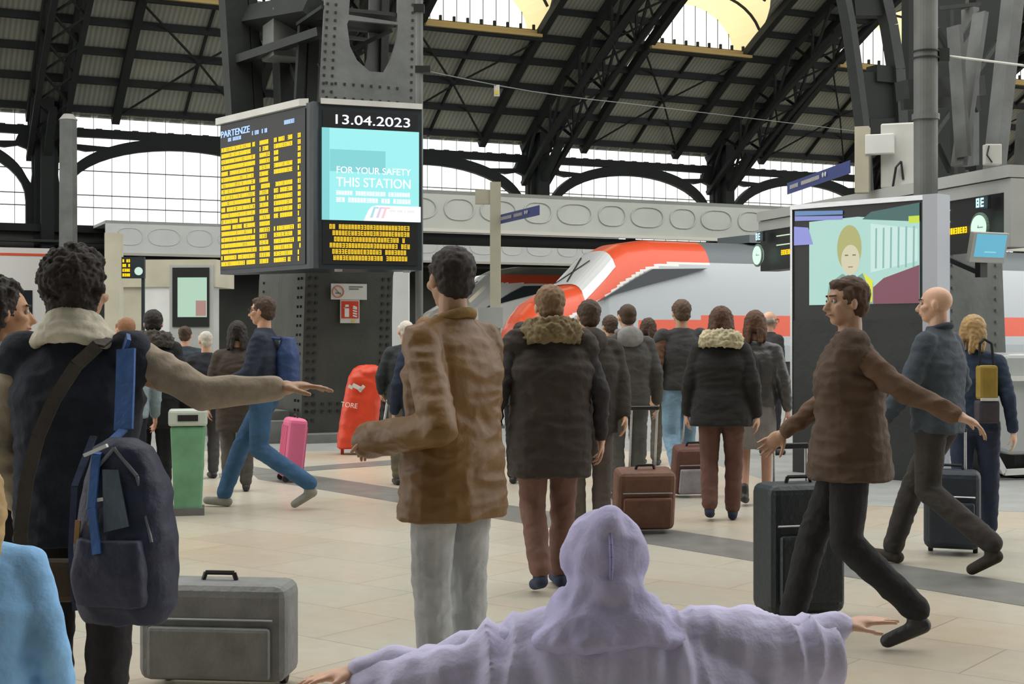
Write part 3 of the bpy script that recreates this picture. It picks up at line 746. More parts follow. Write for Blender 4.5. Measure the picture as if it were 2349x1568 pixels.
# the twin leg further back, cross braces
b = MB()
def Lp(px, py, n):     # local point of arch foot from a column on a plane n deeper
    s = s_at(px, n); return V((s-sL, n-CN, Z(py, depth(s, n))))
for (a, c, n, wd) in (((552, 290), (528, -120), 21.6, .35), ((590, 300), (566, -120), 21.6, .14), ((668, 260), (655, -120), 21.2, .42), ((705, 260), (712, 90), 20.2, .16)):
    b.bar(Lp(*a, n), Lp(*c, n), wd, .4, V((0, 1, 0)))
b.bar(Lp(540, 140, 21.6), Lp(742, 72, 19.4), .12, .22, V((0, 1, 0))); b.bar(Lp(590, 50, 21.5), Lp(735, 26, 19.6), .3, .5, V((0, 1, 0)))
b.bar(Lp(705, 235, 20.4), Lp(670, 150, 21), .08, .1); b.bar(Lp(600, 120, 21.5), Lp(570, 220, 21.5), .06, .06); b.bar(Lp(570, 130, 21.5), Lp(605, 225, 21.5), .06, .06)
b.bar(Lp(600, 120, 21.5), Lp(562, 10, 21.5), .08, .08)
b.build('twin_leg', M['steel'], A)
b = MB(); p0 = Lp(590, 20, 21.4); p1_ = Lp(735, 80, 20.0); b.b2((p0.x, 1.6, 5.6), (p1_.x, 2.2, 6.3)); b.build('junction_box', M['steel2'], A)
b = MB(); b.b2((-.3, -.35, 0), (1.5, 2.8, .12)); b.b2((-.9, .2, 0), (-.1, 2.9, .42)); b.b2((-.55, -.15, .0), (-.05, .2, .3)); b.build('plinth', mat('plinth_stone', (.16, .165, .155), .8, var=.3, vscale=3), A)
# downpipe beside the column
dz = 18.9; b = MB(); b.tube((0, 0, 0), (0, 0, 9.5), .052); root = thing('downpipe', 'slim grey downpipe running up the right edge of the riveted arch foot', 'pipe', (X(962, dz), dz, 0))
b.build('pipe', M['steel2'], root, smooth=False); b = MB(); b.box((.05, 0, Z(160, dz)), (.2, .12, .09)); b.box((0, 0, Z(20, dz)), (.14, .14, .1)); b.build('bracket', M['black'], root)
# ---- big two sided board
C_ = V((X(717, 18), 18, 0)); L_ = V((X(506, 19.8), 19.8, 0)); Rr = V((X(968, 18.5), 18.5, 0)); BZ, BT = 2.31, 4.42
BO = thing('departure_board', 'large dark departure board with yellow rows and a turquoise advert around the steel column', 'board', C_)
lv, rv = (L_-C_), (Rr-C_); lu, ru = lv.normalized(), rv.normalized()
nl, nr = V((lu.y, -lu.x, 0)), V((ru.y, -ru.x, 0))
if nl.y > 0: nl = -nl
if nr.y > 0: nr = -nr
poly = [lv, V((0, 0, 0))+(-lu*-.06), V((.02, -.05, 0)), ru*.08, rv, rv-nr*.45, (lv+rv)*.25+V((-.2, .75, 0)), lv-nl*.25]
b = MB(); b.prism([(p.x, p.y) for p in poly], BZ, BT); b.build('housing', M['housing'], BO)
b = MB(); b.prism([(p.x, p.y) for p in (lv+nl*.06+lu*.03, lu*.22+nl*.06, lu*.12-nl*.02, lv-nl*.2)], BT-.03, BT+.06); b.prism([(p.x, p.y) for p in (ru*.1+nr*.03, rv+nr*.03, rv-nr*.4, ru*.2-nr*.4)], BT-.02, BT+.05)
b.build('top_trim', M['offwhite'], BO)
b = MB(); wL = lv.length
O = lv; uL = -lu     # origin at far left end, running toward the corner
NN = V((uL.y, -uL.x, 0))
def panel(name, O, u, x0, x1, z0, z1, off, m, parent=BO):
    nrm = V((u.y, -u.x, 0)); q = MB(); a = O+u*x0+nrm*off; c = O+u*x1+nrm*off
    q.add([a+V((0, 0, z0)), c+V((0, 0, z0)), c+V((0, 0, z1)), a+V((0, 0, z1)), a+V((0, 0, z0))-nrm*.01, c+V((0, 0, z0))-nrm*.01, c+V((0, 0, z1))-nrm*.01, a+V((0, 0, z1))-nrm*.01],
          [(0, 1, 2, 3), (4, 7, 6, 5), (0, 4, 5, 1), (1, 5, 6, 2), (2, 6, 7, 3), (3, 7, 4, 0)]); return q.build(name, m, parent)
lp = panel('timetable_panel', O, uL, .02, wL-.15, BZ+.06, BT-.06, .012, M['black'])
rng = random.Random(5); nrow = 20; rh = (1.66)/nrow
blank = {2: (.66, .83), 3: (.66, .83), 6: (.58, .76), 13: (.56, .80)}
for i in range(nrow):
    z = BZ+.10+(nrow-1-i)*rh
    for (f0, f1) in ((.02, .44), (.47, .60), (.63, .85), (.885, .935)):
        if i in blank and f0 == .63: f1 = .70 if blank[i][0] > .6 else 0
        g = MB()
        if f1: glyphs(g, O, uL, wL*f0*.97+.02, wL*(f1-rng.uniform(0, .02))*.97+.02, z+.010, rh*.70, rng, .02, .97); g.build('timetable_entry', M['yel'], lp)
g = MB(); glyphs(g, O, uL, .25, .62, 4.13, .05, rng, .02); glyphs(g, O, uL, .9, 1.3, 4.15, .055, rng, .02); glyphs(g, O, uL, 1.72, 1.98, 4.20, .055, rng, .02); g.build('column_heading', M['blue_led'], lp)
RZL = Matrix.Rotation(atan2(uL.y, uL.x), 4, 'Z') @ ROTX
text('heading', 'PARTENZE', .13, M['blue_led'], lp, O+uL*.05+NN*.022+V((0, 0, 4.2)), RZL, .78)
RO = V((0, 0, 0)); uR = ru; NR = V((uR.y, -uR.x, 0)); wR = rv.length
RZR = Matrix.Rotation(atan2(uR.y, uR.x), 4, 'Z') @ ROTX
rp = panel('information_panel', RO, uR, .13, wR-.06, BZ+.06, BT-.1, .012, M['black'])
text('date_text', '13.04.2023', .17, M['white_led'], rp, uR*.25+NR*.02+V((0, 0, 4.155)), RZR, .98, th=.006)
sc = panel('advert_screen', RO, uR, .12, 1.40, 2.93, 4.10, .02, M['cyan'], rp)
panel('advert_shade', RO, uR, .22, .95, 3.55, 3.83, .024, M['cyan2'], sc); panel('advert_band', RO, uR, .12, .215, 2.93, 4.10, .024, M['cyan2'], sc)
text('advert_text', 'FOR YOUR SAFETY', .12, M['wscr'], sc, uR*.30+NR*.03+V((0, 0, 3.53)), RZR, .98)
text('advert_text', 'THIS STATION', .17, M['wscr'], sc, uR*.30+NR*.03+V((0, 0, 3.36)), RZR, .98)
g = MB(); glyphs(g, RO, uR, .30, 1.30, 3.25, .055, rng, .03); glyphs(g, RO, uR, .30, 1.30, 3.16, .06, rng, .03); g.build('small_text', M['wscr'], sc)
lg = MB()
def up(x, z, off=.032): return RO+uR*x+NR*off+V((0, 0, z))
lg.add([up(.66, 2.93), up(1.42, 2.93), up(1.42, 3.13), up(.82, 3.13), up(.76, 3.11), up(.72, 3.06)], [(0, 1, 2, 3, 4, 5)]); lg.build('logo_panel', M['wscr'], sc)
for (x, m_) in ((.78, mat('logo_teal', (.0, .2, .2), .5, emit=(.45, .65, .72), es=.9)), (.86, mat('logo_lilac', (.2, .1, .2), .5, emit=(.66, .6, .75), es=.9)), (.93, mat('logo_rose', (.3, .1, .1), .5, emit=(.85, .6, .66), es=.9))):
    q = MB(); q.add([up(x-.04, 2.97, .036), up(x-.005, 2.97, .036), up(x+.035, 3.09, .036), up(x+.08, 3.09, .036), up(x+.075, 3.11, .036), up(x+.01, 3.11, .036)], [(0, 1, 2, 3, 4, 5)]); q.build('logo_mark', m_, sc)
g = MB(); glyphs(g, RO, uR, 1.0, 1.34, 3.05, .03, rng, .036); g.build('logo_text', mat('logo_text_grey', (.3, .3, .3), .5, emit=(.6, .6, .66), es=.9), sc)
for i in range(6):
    g = MB(); glyphs(g, RO, uR, .2+rng.uniform(0, .08), 1.3-rng.uniform(0, .06), 2.42+i*.079, .062, rng, .02, .94); g.build('notice_row', M['yeld'], rp)
b = MB()
for t_ in (.25, .95): p = uR*t_*1.3; b.tube(p+V((0, .1, BZ-.03)), p+V((0, .1, BZ)), .05)
b.build('spotlight', M['offwhite'], BO)
# signs on the column
def fp(px, py): s = s_at(px, CN); return (s-sL, Z(py, depth(s, CN)))
sg_ = thing('no_smoking_sign', 'small white no smoking notice on the riveted column, above the red extinguisher sign', 'sign', TR @ V((s_at(798, CN), CN-.05, Z(668, 19.6))), TA)
b = MB(); b.b2((-.26, -.012, -.11), (.26, 0, .11)); b.build('plate', M['offwhite'], sg_)
b = MB(); b.path([V((-.16+.08*cos(a), -.016, .0+.08*sin(a))) for a in [2*pi*i/20 for i in range(21)]], .008, 6); b.bar((-.215, -.016, .055), (-.105, -.016, -.055), .012, .006); b.build('prohibition_ring', mat('faded_red', (.5, .16, .10), .6), sg_)
b = MB(); b.b2((-.2, -.016, -.03), (-.12, -.013, -.015)); b.b2((0, -.016, .06), (.2, -.013, .075)); b.b2((0, -.016, .03), (.14, -.013, .045)); b.build('printed_text', M['traindark'], sg_)
sg_ = thing('fire_extinguisher_sign', 'red fire extinguisher sign with white pictogram on the riveted column', 'sign', TR @ V((s_at(800, CN), CN-.05, Z(713, 19.6))), TA)
b = MB(); b.b2((-.14, -.012, -.165), (.14, 0, .155)); b.build('plate', M['offwhite'], sg_)
b = MB(); b.b2((-.125, -.016, -.10), (.125, -.012, .14)); b.build('red_field', M['red'], sg_)
b = MB(); b.b2((-.08, -.02, -.08), (-.015, -.016, .04)); b.b2((-.07, -.02, .06), (-.02, -.016, .09)); b.bar((-.02, -.018, .08), (-.1, -.018, .04), .01, .004)
for i in range(4): b.bar((.04, -.018, -.06+i*.035), (.10, -.018, -.075+i*.035), .02, .004, V((0, 1, 0)))
b.bar((.045, -.018, .07), (.10, -.018, .05), .02, .004, V((0, 1, 0))); b.build('pictogram', M['white'], sg_)
b = MB(); b.b2((.02, -.016, -.15), (.07, -.012, -.12)); b.build('yellow_mark', mat('yellow_mark', (.7, .55, .05), .6), sg_)
# white post right of the column
r = thing('white_post', 'tall white square post standing behind the right side of the riveted column', 'post', (X(920, 24), 24, 0)); b = MB(); b.b2((-.14, -.1, 0), (.14, .1, 2.62)); b.build('shaft', M['white'], r); b = MB(); b.b2((-.2, -.16, 0), (.2, .16, .06)); b.build('base', M['alu'], r)
# ================================================================ left middle ground
r = thing('grey_post', 'tall grey octagonal post in front of the glazed arches at far left', 'post', (X(157, 44), 44, 0)); b = MB(); b.tube((0, 0, 0), (0, 0, Z(275, 44)), .30, .27, n=8); b.build('shaft', M['steel2'], r); b = MB(); b.tube((0, 0, Z(275, 44)), (0, 0, Z(262, 44)), .3, .15, n=8); b.build('cap', M['offwhite'], r)
d = 26; r = thing('ticket_kiosk', 'pale beige kiosk with a lit picture screen, behind the man in the blue backpack', 'kiosk', (X(330, d), d, 0), R(-4))
b = MB(); b.b2((-.72, 0, 0), (.02, 1.2, 2.35)); b.b2((-.72, -.05, 2.35), (1.36, 1.2, 2.85)); b.build('cabin', M['beige'], r)
b = MB(); b.b2((0, -.02, 0), (.52, .6, 2.68)); b.build('white_panel', M['white'], r)
b = MB(); b.b2((.5, -.06, .2), (1.32, .3, 2.75)); b.build('screen_frame', M['greypaint'], r)
sf = MB(); sf.b2((.56, -.08, 1.62), (1.24, -.06, 2.70)); q = sf.build('screen', M['black'], r)
b = MB(); b.b2((.66, -.09, 1.80), (1.2, -.08, 2.52)); q2 = b.build('screen_picture', mat('pale_green_screen', (.02, .03, .03), .3, emit=(.50, .72, .56), es=.8), q)
b = MB(); b.b2((1.0, -.1, 1.82), (1.19, -.09, 2.1)); b.build('picture_patch', mat('rose_patch', (.02, .03, .03), .3, emit=(.45, .25, .22), es=.8), q2)
d = 25; r = thing('beige_post', 'beige square post left of the kiosk, behind the curly haired man', 'post', (X(262, d), d, 0)); b = MB(); b.b2((-.13, -.13, 0), (.13, .13, Z(535, d))); b.build('shaft', M['beige'], r); b = MB(); b.b2((-.18, -.18, 0), (.18, .18, .05)); b.build('base', M['alu'], r)
d = 24; r = thing('platform_display', 'small hanging platform display with amber lines beside the beige post', 'display', (X(305, d), d, 2.43))
b = MB(); b.b2((-.19, 0, 0), (.19, .1, .36)); b.b2((.14, .02, -2.43), (.19, .07, .0)); b.build('housing', M['housing'], r)
for i in range(4):
    g = MB(); glyphs(g, V((-.18, 0, 0)), V((1, 0, 0)), .01, .17, .03+i*.08, .05, rng, .01); g.build('amber_line', M['yel'], r)
b = MB(); b.tube((.1, -.01, .12), (.1, .0, .12), .07); b.build('clock_face', mat('greenish_clock_glow', (.1, .1, .1), .5, emit=(.6, .85, .72), es=.8), r)
# beige sign post in the middle with its blue sign
d = 22.5; r = thing('beige_sign_post', 'slim beige post rising beside the head of the man in the brown jacket', 'post', (X(1137, d), d, 0))
b = MB(); b.b2((-.085, -.085, 0), (.085, .085, Z(418, d))); b.build('shaft', M['beige'], r); b = MB(); b.b2((-.15, -.15, 0), (.15, .15, .05)); b.build('base', M['steel2'], r)
b = MB(); b.b2((-.32, -.06, Z(468, d)), (-.085, .06, Z(436, d))); b.build('speaker_box', M['beige'], r)
b = MB(); b.b2((-.27, -.12, Z(752, d)), (.12, -.085, Z(705, d))); b.build('cabinet', M['greypaint'], r)
def street_sign(label, pa, da, pb, db, ya, yb, lens, group=None):
    A_, B_ = V((X(pa, da), da, 0)), V((X(pb, db), db, 0)); u = (B_-A_).normalized(); W_ = (B_-A_).length; zt_ = Z(ya, da); zb_ = Z(yb, da)
    r = thing('direction_sign', label, 'sign', V((A_.x, A_.y, zb_)), 0); h_ = zt_-zb_
    p = panel('plate', V(), u, 0, W_, 0, h_, 0, mat('navy_enamel_glow_%d' % pa, (.03, .045, .17), .5, emit=(.03, .05, .2), es=.15), r)  # navy plate colour is lifted by a faint blue glow of its own
    m_ = mat('sign_lettering_%d' % pa, (.7, .68, .62), .5); x = W_*.06
    for L__ in lens:
        g = MB(); glyphs(g, V(), u, x, x+W_*L__, h_*.36, h_*.34, rng, .01, 1); g.build('lettering', m_, p); x += W_*(L__+.04)
    nrm = V((u.y, -u.x, 0))
    for k in range(2):
        c = u*(x+h_*.3)+nrm*.012+V((0, 0, h_*.58)); g = MB(); g.tube(c, c+nrm*.004, h_*.2, n=14); g.build('icon', m_, p); x += h_*.62
street_sign('small blue direction sign jutting from the beige post in front of the embossed canopy', 1145, 22.5, 1237, 20.8, 493, 514, (.30, .22))
street_sign('wide blue direction sign above the round clock at the left end of the long display', 1806, 20.6, 1950, 17.9, 420, 446, (.16, .30))
# ================================================================ right side: long display round the second arch foot
EL = V((X(1745, 20.8), 20.8, 0)); ER = V((X(2325, 15), 15, 0)); LD = thing('long_departure_display', 'long dark departure display with a grey top band and one amber line, at right', 'board', EL)
lu2 = (ER-EL).normalized(); LW = (ER-EL).length; n2 = V((lu2.y, -lu2.x, 0))
if n2.y > 0: n2 = -n2
ztop = 3.26; zf = 2.98; zbt = 2.40
def slab(mb, x0, x1, z0, z1, f0, f1):
    a, c = lu2*x0, lu2*x1; mb.prism([(p.x, p.y) for p in (a+n2*f0, c+n2*f0, c+n2*f1, a+n2*f1)], z0, z1)
b = MB(); slab(b, 0, LW, zf, ztop-.14, .03, -.3); slab(b, 0, LW, ztop-.13, ztop, .06, -.3); slab(b, LW-.12, LW, zbt, zf, .03, -.3); b.build('top_band', M['greypaint'], LD)
b = MB(); slab(b, 0, LW-.12, zbt, zf, 0, -.28); dkp = b.build('screen_face', M['black'], LD)
b = MB(); glyphs(b, V(), lu2, .7, LW-.8, 2.60, .07, rng, .02, .97); q = b.build('amber_line', M['yel'], dkp)
for z_ in (2.87, 2.74):
    b = MB(); slab(b, .55, .95, z_, z_+.014, .02, .01); slab(b, LW-1.75, LW-1.15, z_, z_+.014, .02, .01); b.build('pale_line', mat('pale_green_led_%d' % int(z_*100), (.1, .1, .1), .5, emit=(.65, .85, .6), es=.9), dkp)
for lab, xx, grp in (('left', .22, 0), ('right', LW-.38, 0)):
    c = EL+lu2*xx+n2*.12; r = thing('round_clock', 'glowing pale green round clock at the %s end of the long departure display' % lab, 'clock', V((c.x, c.y, 2.62)))
    b = MB(); b.tube(n2*.0, n2*.05, .135, n=28); b.build('face', mat('clock_glow_'+lab, (.1, .1, .1), .5, emit=(.66, .92, .76), es=.95), r)
    b = MB(); b.path([n2*.03+lu2*.15*cos(a)+V((0, 0, .15*sin(a))) for a in [2*pi*i/28 for i in range(29)]], .018, 6); b.build('rim', mat('clock_rim_'+lab, (.15, .22, .17), .5), r)
    b = MB(); b.bar(n2*.055, n2*.055+V((.03, 0, .08)), .012, .01); b.bar(n2*.055, n2*.055+lu2*.09, .01, .01); b.build('hand', M['traingrey'], r)
    r = thing('platform_number_sign', 'small pale blue lit number plate above the %s round clock' % lab, 'sign', V((c.x, c.y, 2.84)))
    g = MB(); glyphs(g, V(), lu2, -.07, .10, 0, .10, random.Random(3), .03, 1, .8); g.build('lit_digits', mat('ice_blue_led_'+lab, (.1, .1, .1), .5, emit=(.60, .88, .98), es=1.0), r)
    b = MB(); b.prism([(p.x, p.y) for p in (lu2*-.09, lu2*.1, lu2*.1-n2*.04, lu2*-.09-n2*.04)], -.02, .12); b.build('plate', M['housing'], r)
# tilted screen on a bracket
d = 14.4; r = thing('tilted_monitor', 'tilted blue screen on a black bracket below the right round clock', 'monitor', (X(2266, d), d, 2.25), R(28))
rot = Matrix.Rotation(R(12), 3, 'X'); tilt = Matrix.Shear
b = MB(); b.box((0, 0, .10), (.50, .05, .31), rot); b.build('casing', M['greypaint'], r, bevel=.008)
b = MB(); b.box((0.01, -.028, .115), (.42, .006, .235), rot); q = b.build('screen', M['bluscr'], r)
b = MB(); b.box((.0, -.033, .05), (.16, .003, .012), rot); b.build('caption_line', M['cyan2'], q)
b = MB(); b.b2((-.05, .05, -.2), (.05, .12, -.02)); b.bar((0, .08, -.16), (0, 1.0, .18), .05, .05); b.build('bracket', M['black'], r)
# second riveted arch foot
N2 = V((X(2175, 17.2), 17.2, 0)); A2 = thing('steel_column', 'grey riveted steel column with splayed legs rising behind the long departure display', 'column', N2, TA)
def L2(px, py, dn=0, d0=None):
    nn = -st_*N2.x+ct*N2.y+dn; s_ = s_at(px, nn); base = ct*N2.x+st_*N2.y; return V((s_-base, dn, Z(py, depth(s_, nn))))
b = MB(); pz = [(0, 2172, 2318), (1.2, 2174, 2308), (2.3, 2178, 2300), (3.3, 2190, 2300)]
b.loft([[(L2(a, 700).x, 0, z), (L2(c, 700).x, 0, z), (L2(c, 700).x, .6, z), (L2(a, 700).x, .6, z)] for z, a, c in pz]); b.build('shaft', M['steel2'], A2)
b = MB()
for i in range(16):
    for px in (2185, 2285): p = L2(px, 920-i*26); b.box((p.x, -.008, p.z), (.03, .02, .03))
b.build('rivet', M['steel2'], A2)['kind'] = 'stuff'
b = MB()
for (a, c, wd, dn) in (((2278, 420), (2330, -60), .17, 0), ((2226, 380), (2226, 20), .10, .9), ((2200, 380), (2250, 30), .07, .5), ((2362, 260), (2350, 430), .2, 0), ((2190, 60), (2210, 360), .06, .4)):
    b.bar(L2(*a, dn), L2(*c, dn), wd, .22, V((0, 1, 0)))
b.build('splayed_leg', M['steel2'], A2)
b = MB()
for (a, c, wd, hh, dn) in (((2070, 208), (2245, 198), .25, .25, 1.0), ((2070, 240), (2245, 232), .14, .06, .8), ((2150, 65), (2245, 255), .06, .05, .7), ((2150, 330), (2180, 395), .05, .05, .6), ((2180, 20), (2190, 400), .06, .06, 1.4), ((2245, 10), (2150, 20), .05, .09, .9), ((2200, 100), (2250, 30), .08, .05, .8)):
    b.bar(L2(*a, dn), L2(*c, dn), wd, hh, V((0, 1, 0)))
b.build('cross_beam', M['steel'], A2)
r = frame_empty('steel_column', 'black steel arch leg curving up at right, in front of the skylights', 'column', s_at(2000, 20.5), 20.5)
def L3(px, py, dn=0):
    s = s_at(px, 20.5+dn); return V((s-s_at(2000, 20.5), dn, Z(py, depth(s, 20.5+dn))))
b = MB()
pl = [(1925, -60), (1948, 60), (1962, 160), (1980, 300), (1990, 480), (1996, 680)]; pr_ = [(2012, -60), (2040, 60), (2056, 160), (2064, 300), (2068, 480), (2070, 680)]
for seq, wd in ((pl, .14), (pr_, .22)):
    for p, q in zip(seq[:-1], seq[1:]): b.bar(L3(*p), L3(*q), wd, .25, V((0, 1, 0)))
b.build('leg_flange', M['steel'], r)
b = MB()
for (a, c) in (((2000, 170), (2055, 175)), ((1985, 295), (2064, 290)), ((1950, 20), (2035, 20))): b.bar(L3(*a, .1), L3(*c, .1), .3, .3, V((0, 1, 0)))
b.add([L3(1962, 165), L3(2056, 165), L3(2068, 300), L3(1982, 300), L3(1962, 165, .2), L3(2056, 165, .2), L3(2068, 300, .2), L3(1982, 300, .2)], [(0, 1, 2, 3), (4, 7, 6, 5), (0, 4, 5, 1), (1, 5, 6, 2), (2, 6, 7, 3), (3, 7, 4, 0)])
b.build('web_plate', M['rib'], r)
b = MB(); b.b2((L3(2085, 0, .6).x, .6, Z(390, 23)), (L3(2215, 0, .6).x, .8, 8.5)); b.b2((L3(2240, 0, .6).x, .6, Z(390, 23)), (L3(2300, 0, .6).x, .8, 8.5)); b.build('rear_web_plate', M['rib'], r)
for k in range(7): b = MB(); b.bar(L3(2085+k*34, 395-k*50, .3), L3(2120+k*34, 345-k*50, .3), .08, .08); b.build('lattice_bar', M['steel'], r)
b = MB(); b.b2((L3(1960, 690).x, -.1, 0), (L3(2075, 690).x, .5, 2.0)); b.build('foot', M['steel'], r)
d = 15.2; r = thing('round_pole', 'thick grey round pole with band clamps, rising above the big standing screen', 'pole', (X(2124, d), d, 0))
b = MB(); b.tube((0, 0, 0), (0, 0, 7), .125, n=24); b.build('shaft', M['steel2'], r, smooth=False)
b = MB(); b.tube((0, 0, Z(275, d)), (0, 0, Z(262, d)), .145, n=24); b.tube((0, 0, .0), (0, 0, .06), .2, n=24); b.build('collar_joint', M['steel2'], r)
b = MB()
for y_ in (120, 135): b.tube((0, 0, Z(y_, d)), (0, 0, Z(y_-3, d)), .142, n=24)
b.b2((.13, -.05, Z(142, d)), (.24, .05, Z(112, d))); b.build('band_clamp', M['steel'], r)
# white boxes above
d = 17.5; r = thing('air_conditioning_unit', 'pale grey box unit with smaller white boxes on top of the long departure display', 'cabinet', (X(2030, d), d, 3.27), R(-20))
k = d/F; b = MB(); b.b2((-.05, 0, 0), (.42, .5, Z(283, d)-3.27)); b.build('casing', M['offwhite'], r, bevel=.02)
b = MB(); b.b2((-.35, -.12, -.05), (-.18, .1, Z(290, d)-3.27)); b.build('beige_upright', M['beige'], r)
b = MB(); b.b2((-.22, -.14, Z(355, d)-3.27), (.12, .0, Z(310, d)-3.27)); b.build('small_box', M['white'], r, bevel=.01)
b = MB(); b.path([V((.1, -.05, 0)), V((.14, -.06, .25)), V((.2, -.05, .32)), V((.22, 0, .1))], .015, 6); b.build('cable', M['black'], r)
r = thing('wall_box', 'small white electrical box above the right end of the long display', 'box', (X(2280, 15.3), 15.3, 3.3)); b = MB(); b.b2((-.09, 0, 0), (.09, .1, .22)); b.build('box', M['offwhite'], r, bevel=.01); b = MB(); b.path([V((-.02, -.01, .02)), V((-.08, -.02, .1)), V((-.05, 0, .2))], .008, 6); b.build('cable', M['black'], r)
# big standing screen
SRr = V((X(2150, 14), 14, 0)); SL = V((X(1820, 15.2), 15.2, 0)); su = (SRr-SL).normalized(); SW = (SRr-SL).length
BSn = thing('standing_screen', 'big standing video screen in a grey frame, showing a blond person in green and yellow', 'screen', SL, atan2(su.y, su.x))
zt_ = Z(440, 14)-.02
b = MB(); b.b2((0, 0, .5), (SW-.05, .18, zt_-.04)); b.build('body', M['black'], BSn)
b = MB(); b.b2((-.02, -.03, zt_-.05), (SW+.02, .2, zt_)); b.b2((-.025, -.02, .4), (0, .19, zt_)); b.build('top_frame', M['alu'], BSn)
b = MB(); b.b2((SW-.13, -.05, 0), (SW+.03, .2, zt_)); b.build('side_post', mat('pale_blue_grey_metal', (.36, .38, .42), .4, .2), BSn)
b = MB(); b.b2((0, -.01, 0), (SW-.13, .2, 1.62)); b.build('lower_panel', M['steel'], BSn)
def em(name, c, e=.85): return mat(name, (.01, .01, .01), .3, emit=c, es=e)
def scr(name, poly, off, m, par): q = MB(); q.add([(x, -off, z) for x, z in poly], [tuple(range(len(poly)))]); return q.build(name, m, par)
xa, xb, za, zb2 = .21, 1.50, 1.78, 2.66
SP = scr('picture', [(xa, za), (xb, za), (xb, zb2-.06), (.8, zb2+.02), (xa, zb2)], .012, em('mint_picture', (.45, .74, .66), .8), BSn)
scr('picture_dark_top', [(.85, zb2-.01), (xb, zb2-.07), (xb, zb2+.12), (.95, zb2+.06)], .013, em('dark_teal_picture', (.03, .12, .11), .8), SP)
scr('curtain_light', [(.95, 2.1), (xb-.02, 2.2), (xb-.02, 2.52), (.95, 2.60)], .014, em('pale_mint', (.62, .86, .80), .8), SP)
for i in range(6): x = 1.0+i*.085; scr('curtain_fold', [(x, 2.14), (x+.02, 2.14), (x+.025, 2.55), (x+.005, 2.55)], .016, em('teal_fold_%d' % i, (.25, .5, .46), .8), SP)
scr('maroon_cushion', [(.98, 1.78), (xb, 1.78), (xb, 2.16), (1.1, 2.04), (.98, 1.95)], .017, em('maroon_picture', (.20, .05, .085), .8), SP)
ppl = [(.70+.145*cos(a), 2.36+.24*sin(a)) for a in [2*pi*i/24 for i in range(24)]]; scr('pictured_hair', ppl, .018, em('blond_picture', (.42, .42, .14), .85), SP)
ppl = [(.715+.11*cos(a), 2.24+.155*sin(a)) for a in [2*pi*i/24 for i in range(24)]]; scr('pictured_face', ppl, .020, em('pale_face_picture', (.66, .62, .42), .85), SP)
scr('pictured_clothes', [(.42, 1.78), (.98, 1.78), (.98, 2.0), (.86, 2.1), (.74, 2.03), (.62, 2.1), (.46, 2.0)], .019, em('green_clothes_picture', (.18, .36, .28), .85), SP)
scr('yellow_trim', [(.86, 2.1), (.98, 2.02), (.97, 1.8), (.94, 1.8), (.92, 1.97)], .021, em('yellow_trim_picture', (.7, .72, .03), .9), SP)
for sg in (-1, 1): scr('pictured_eye', [(.715+sg*.045-.02, 2.28), (.715+sg*.045+.02, 2.28), (.715+sg*.045+.02, 2.295), (.715+sg*.045-.02, 2.295)], .022, em('eye_picture_%d' % sg, (.2, .18, .08), .8), SP)
scr('pictured_mouth', [(.69, 2.16), (.745, 2.16), (.745, 2.172), (.69, 2.172)], .022, em('mouth_picture', (.35, .2, .12), .8), SP)
for i, (zq, c) in enumerate(((2.755, (.10, .22, .45)), (2.70, (.22, .25, .60)))): scr('blue_banner', [(.03, zq-.02), (.62, zq-.04), (.62, zq), (.03, zq+.03)], .014, em('blue_banner_%d' % i, c, .9), SP)
scr('violet_panel', [(.02, 2.42), (.26, 2.42), (.2, 2.6), (.02, 2.62)], .015, em('violet_panel', (.25, .27, .66), .9), SP)
scr('lime_mark', [(1.38, 2.58), (1.5, 2.58), (1.5, 2.65), (1.38, 2.65)], .016, em('lime_mark', (.55, .7, .02), .9), SP)
# overhead cable and warning box
r = thing('overhead_cable', 'thin overhead cable sagging from the downpipe across the roof', 'cable', (X(965, 18.9), 18.9, Z(160, 18.9))); b = MB()
e0 = V((0, 0, 0)); e1 = V((X(1420, 24)-X(965, 18.9), 5.1, Z(235, 24)-Z(160, 18.9))); e2 = V((X(1960, 32)-X(965, 18.9), 13.1, Z(300, 32)-Z(160, 18.9)))
b.path([e0.lerp(e1, i/6)-V((0, 0, .05*sin(pi*i/6))) for i in range(7)]+[e2], .008, 5); b.build('wire', M['steel2'], r)
wv = e0.lerp(e1, .33); r = thing('hanging_warning_box', 'small white hanging box with a yellow mark on the overhead cable', 'box', V((X(965, 18.9), 18.9, Z(160, 18.9)))+wv-V((0, 0, .14))); b = MB(); b.b2((-.04, -.03, -.06), (.04, .03, .10)); b.build('casing', M['offwhite'], r); b = MB(); b.b2((-.025, -.035, -.04), (.025, -.03, .02)); b.build('yellow_mark', mat('yellow_mark_b', (.7, .55, .05), .6), r)
r = thing('cross_cable', 'grey cable running from the round pole clamp to the splayed leg at upper right', 'cable', (X(2160, 15.2), 15.2, Z(128, 15.2))); b = MB(); b.path([V((.06, 0, 0)), V((X(2349, 14.4)-X(2160, 15.2), -.8, Z(150, 14.4)-Z(128, 15.2)))], .014, 6); b.build('wire', M['offwhite'], r)
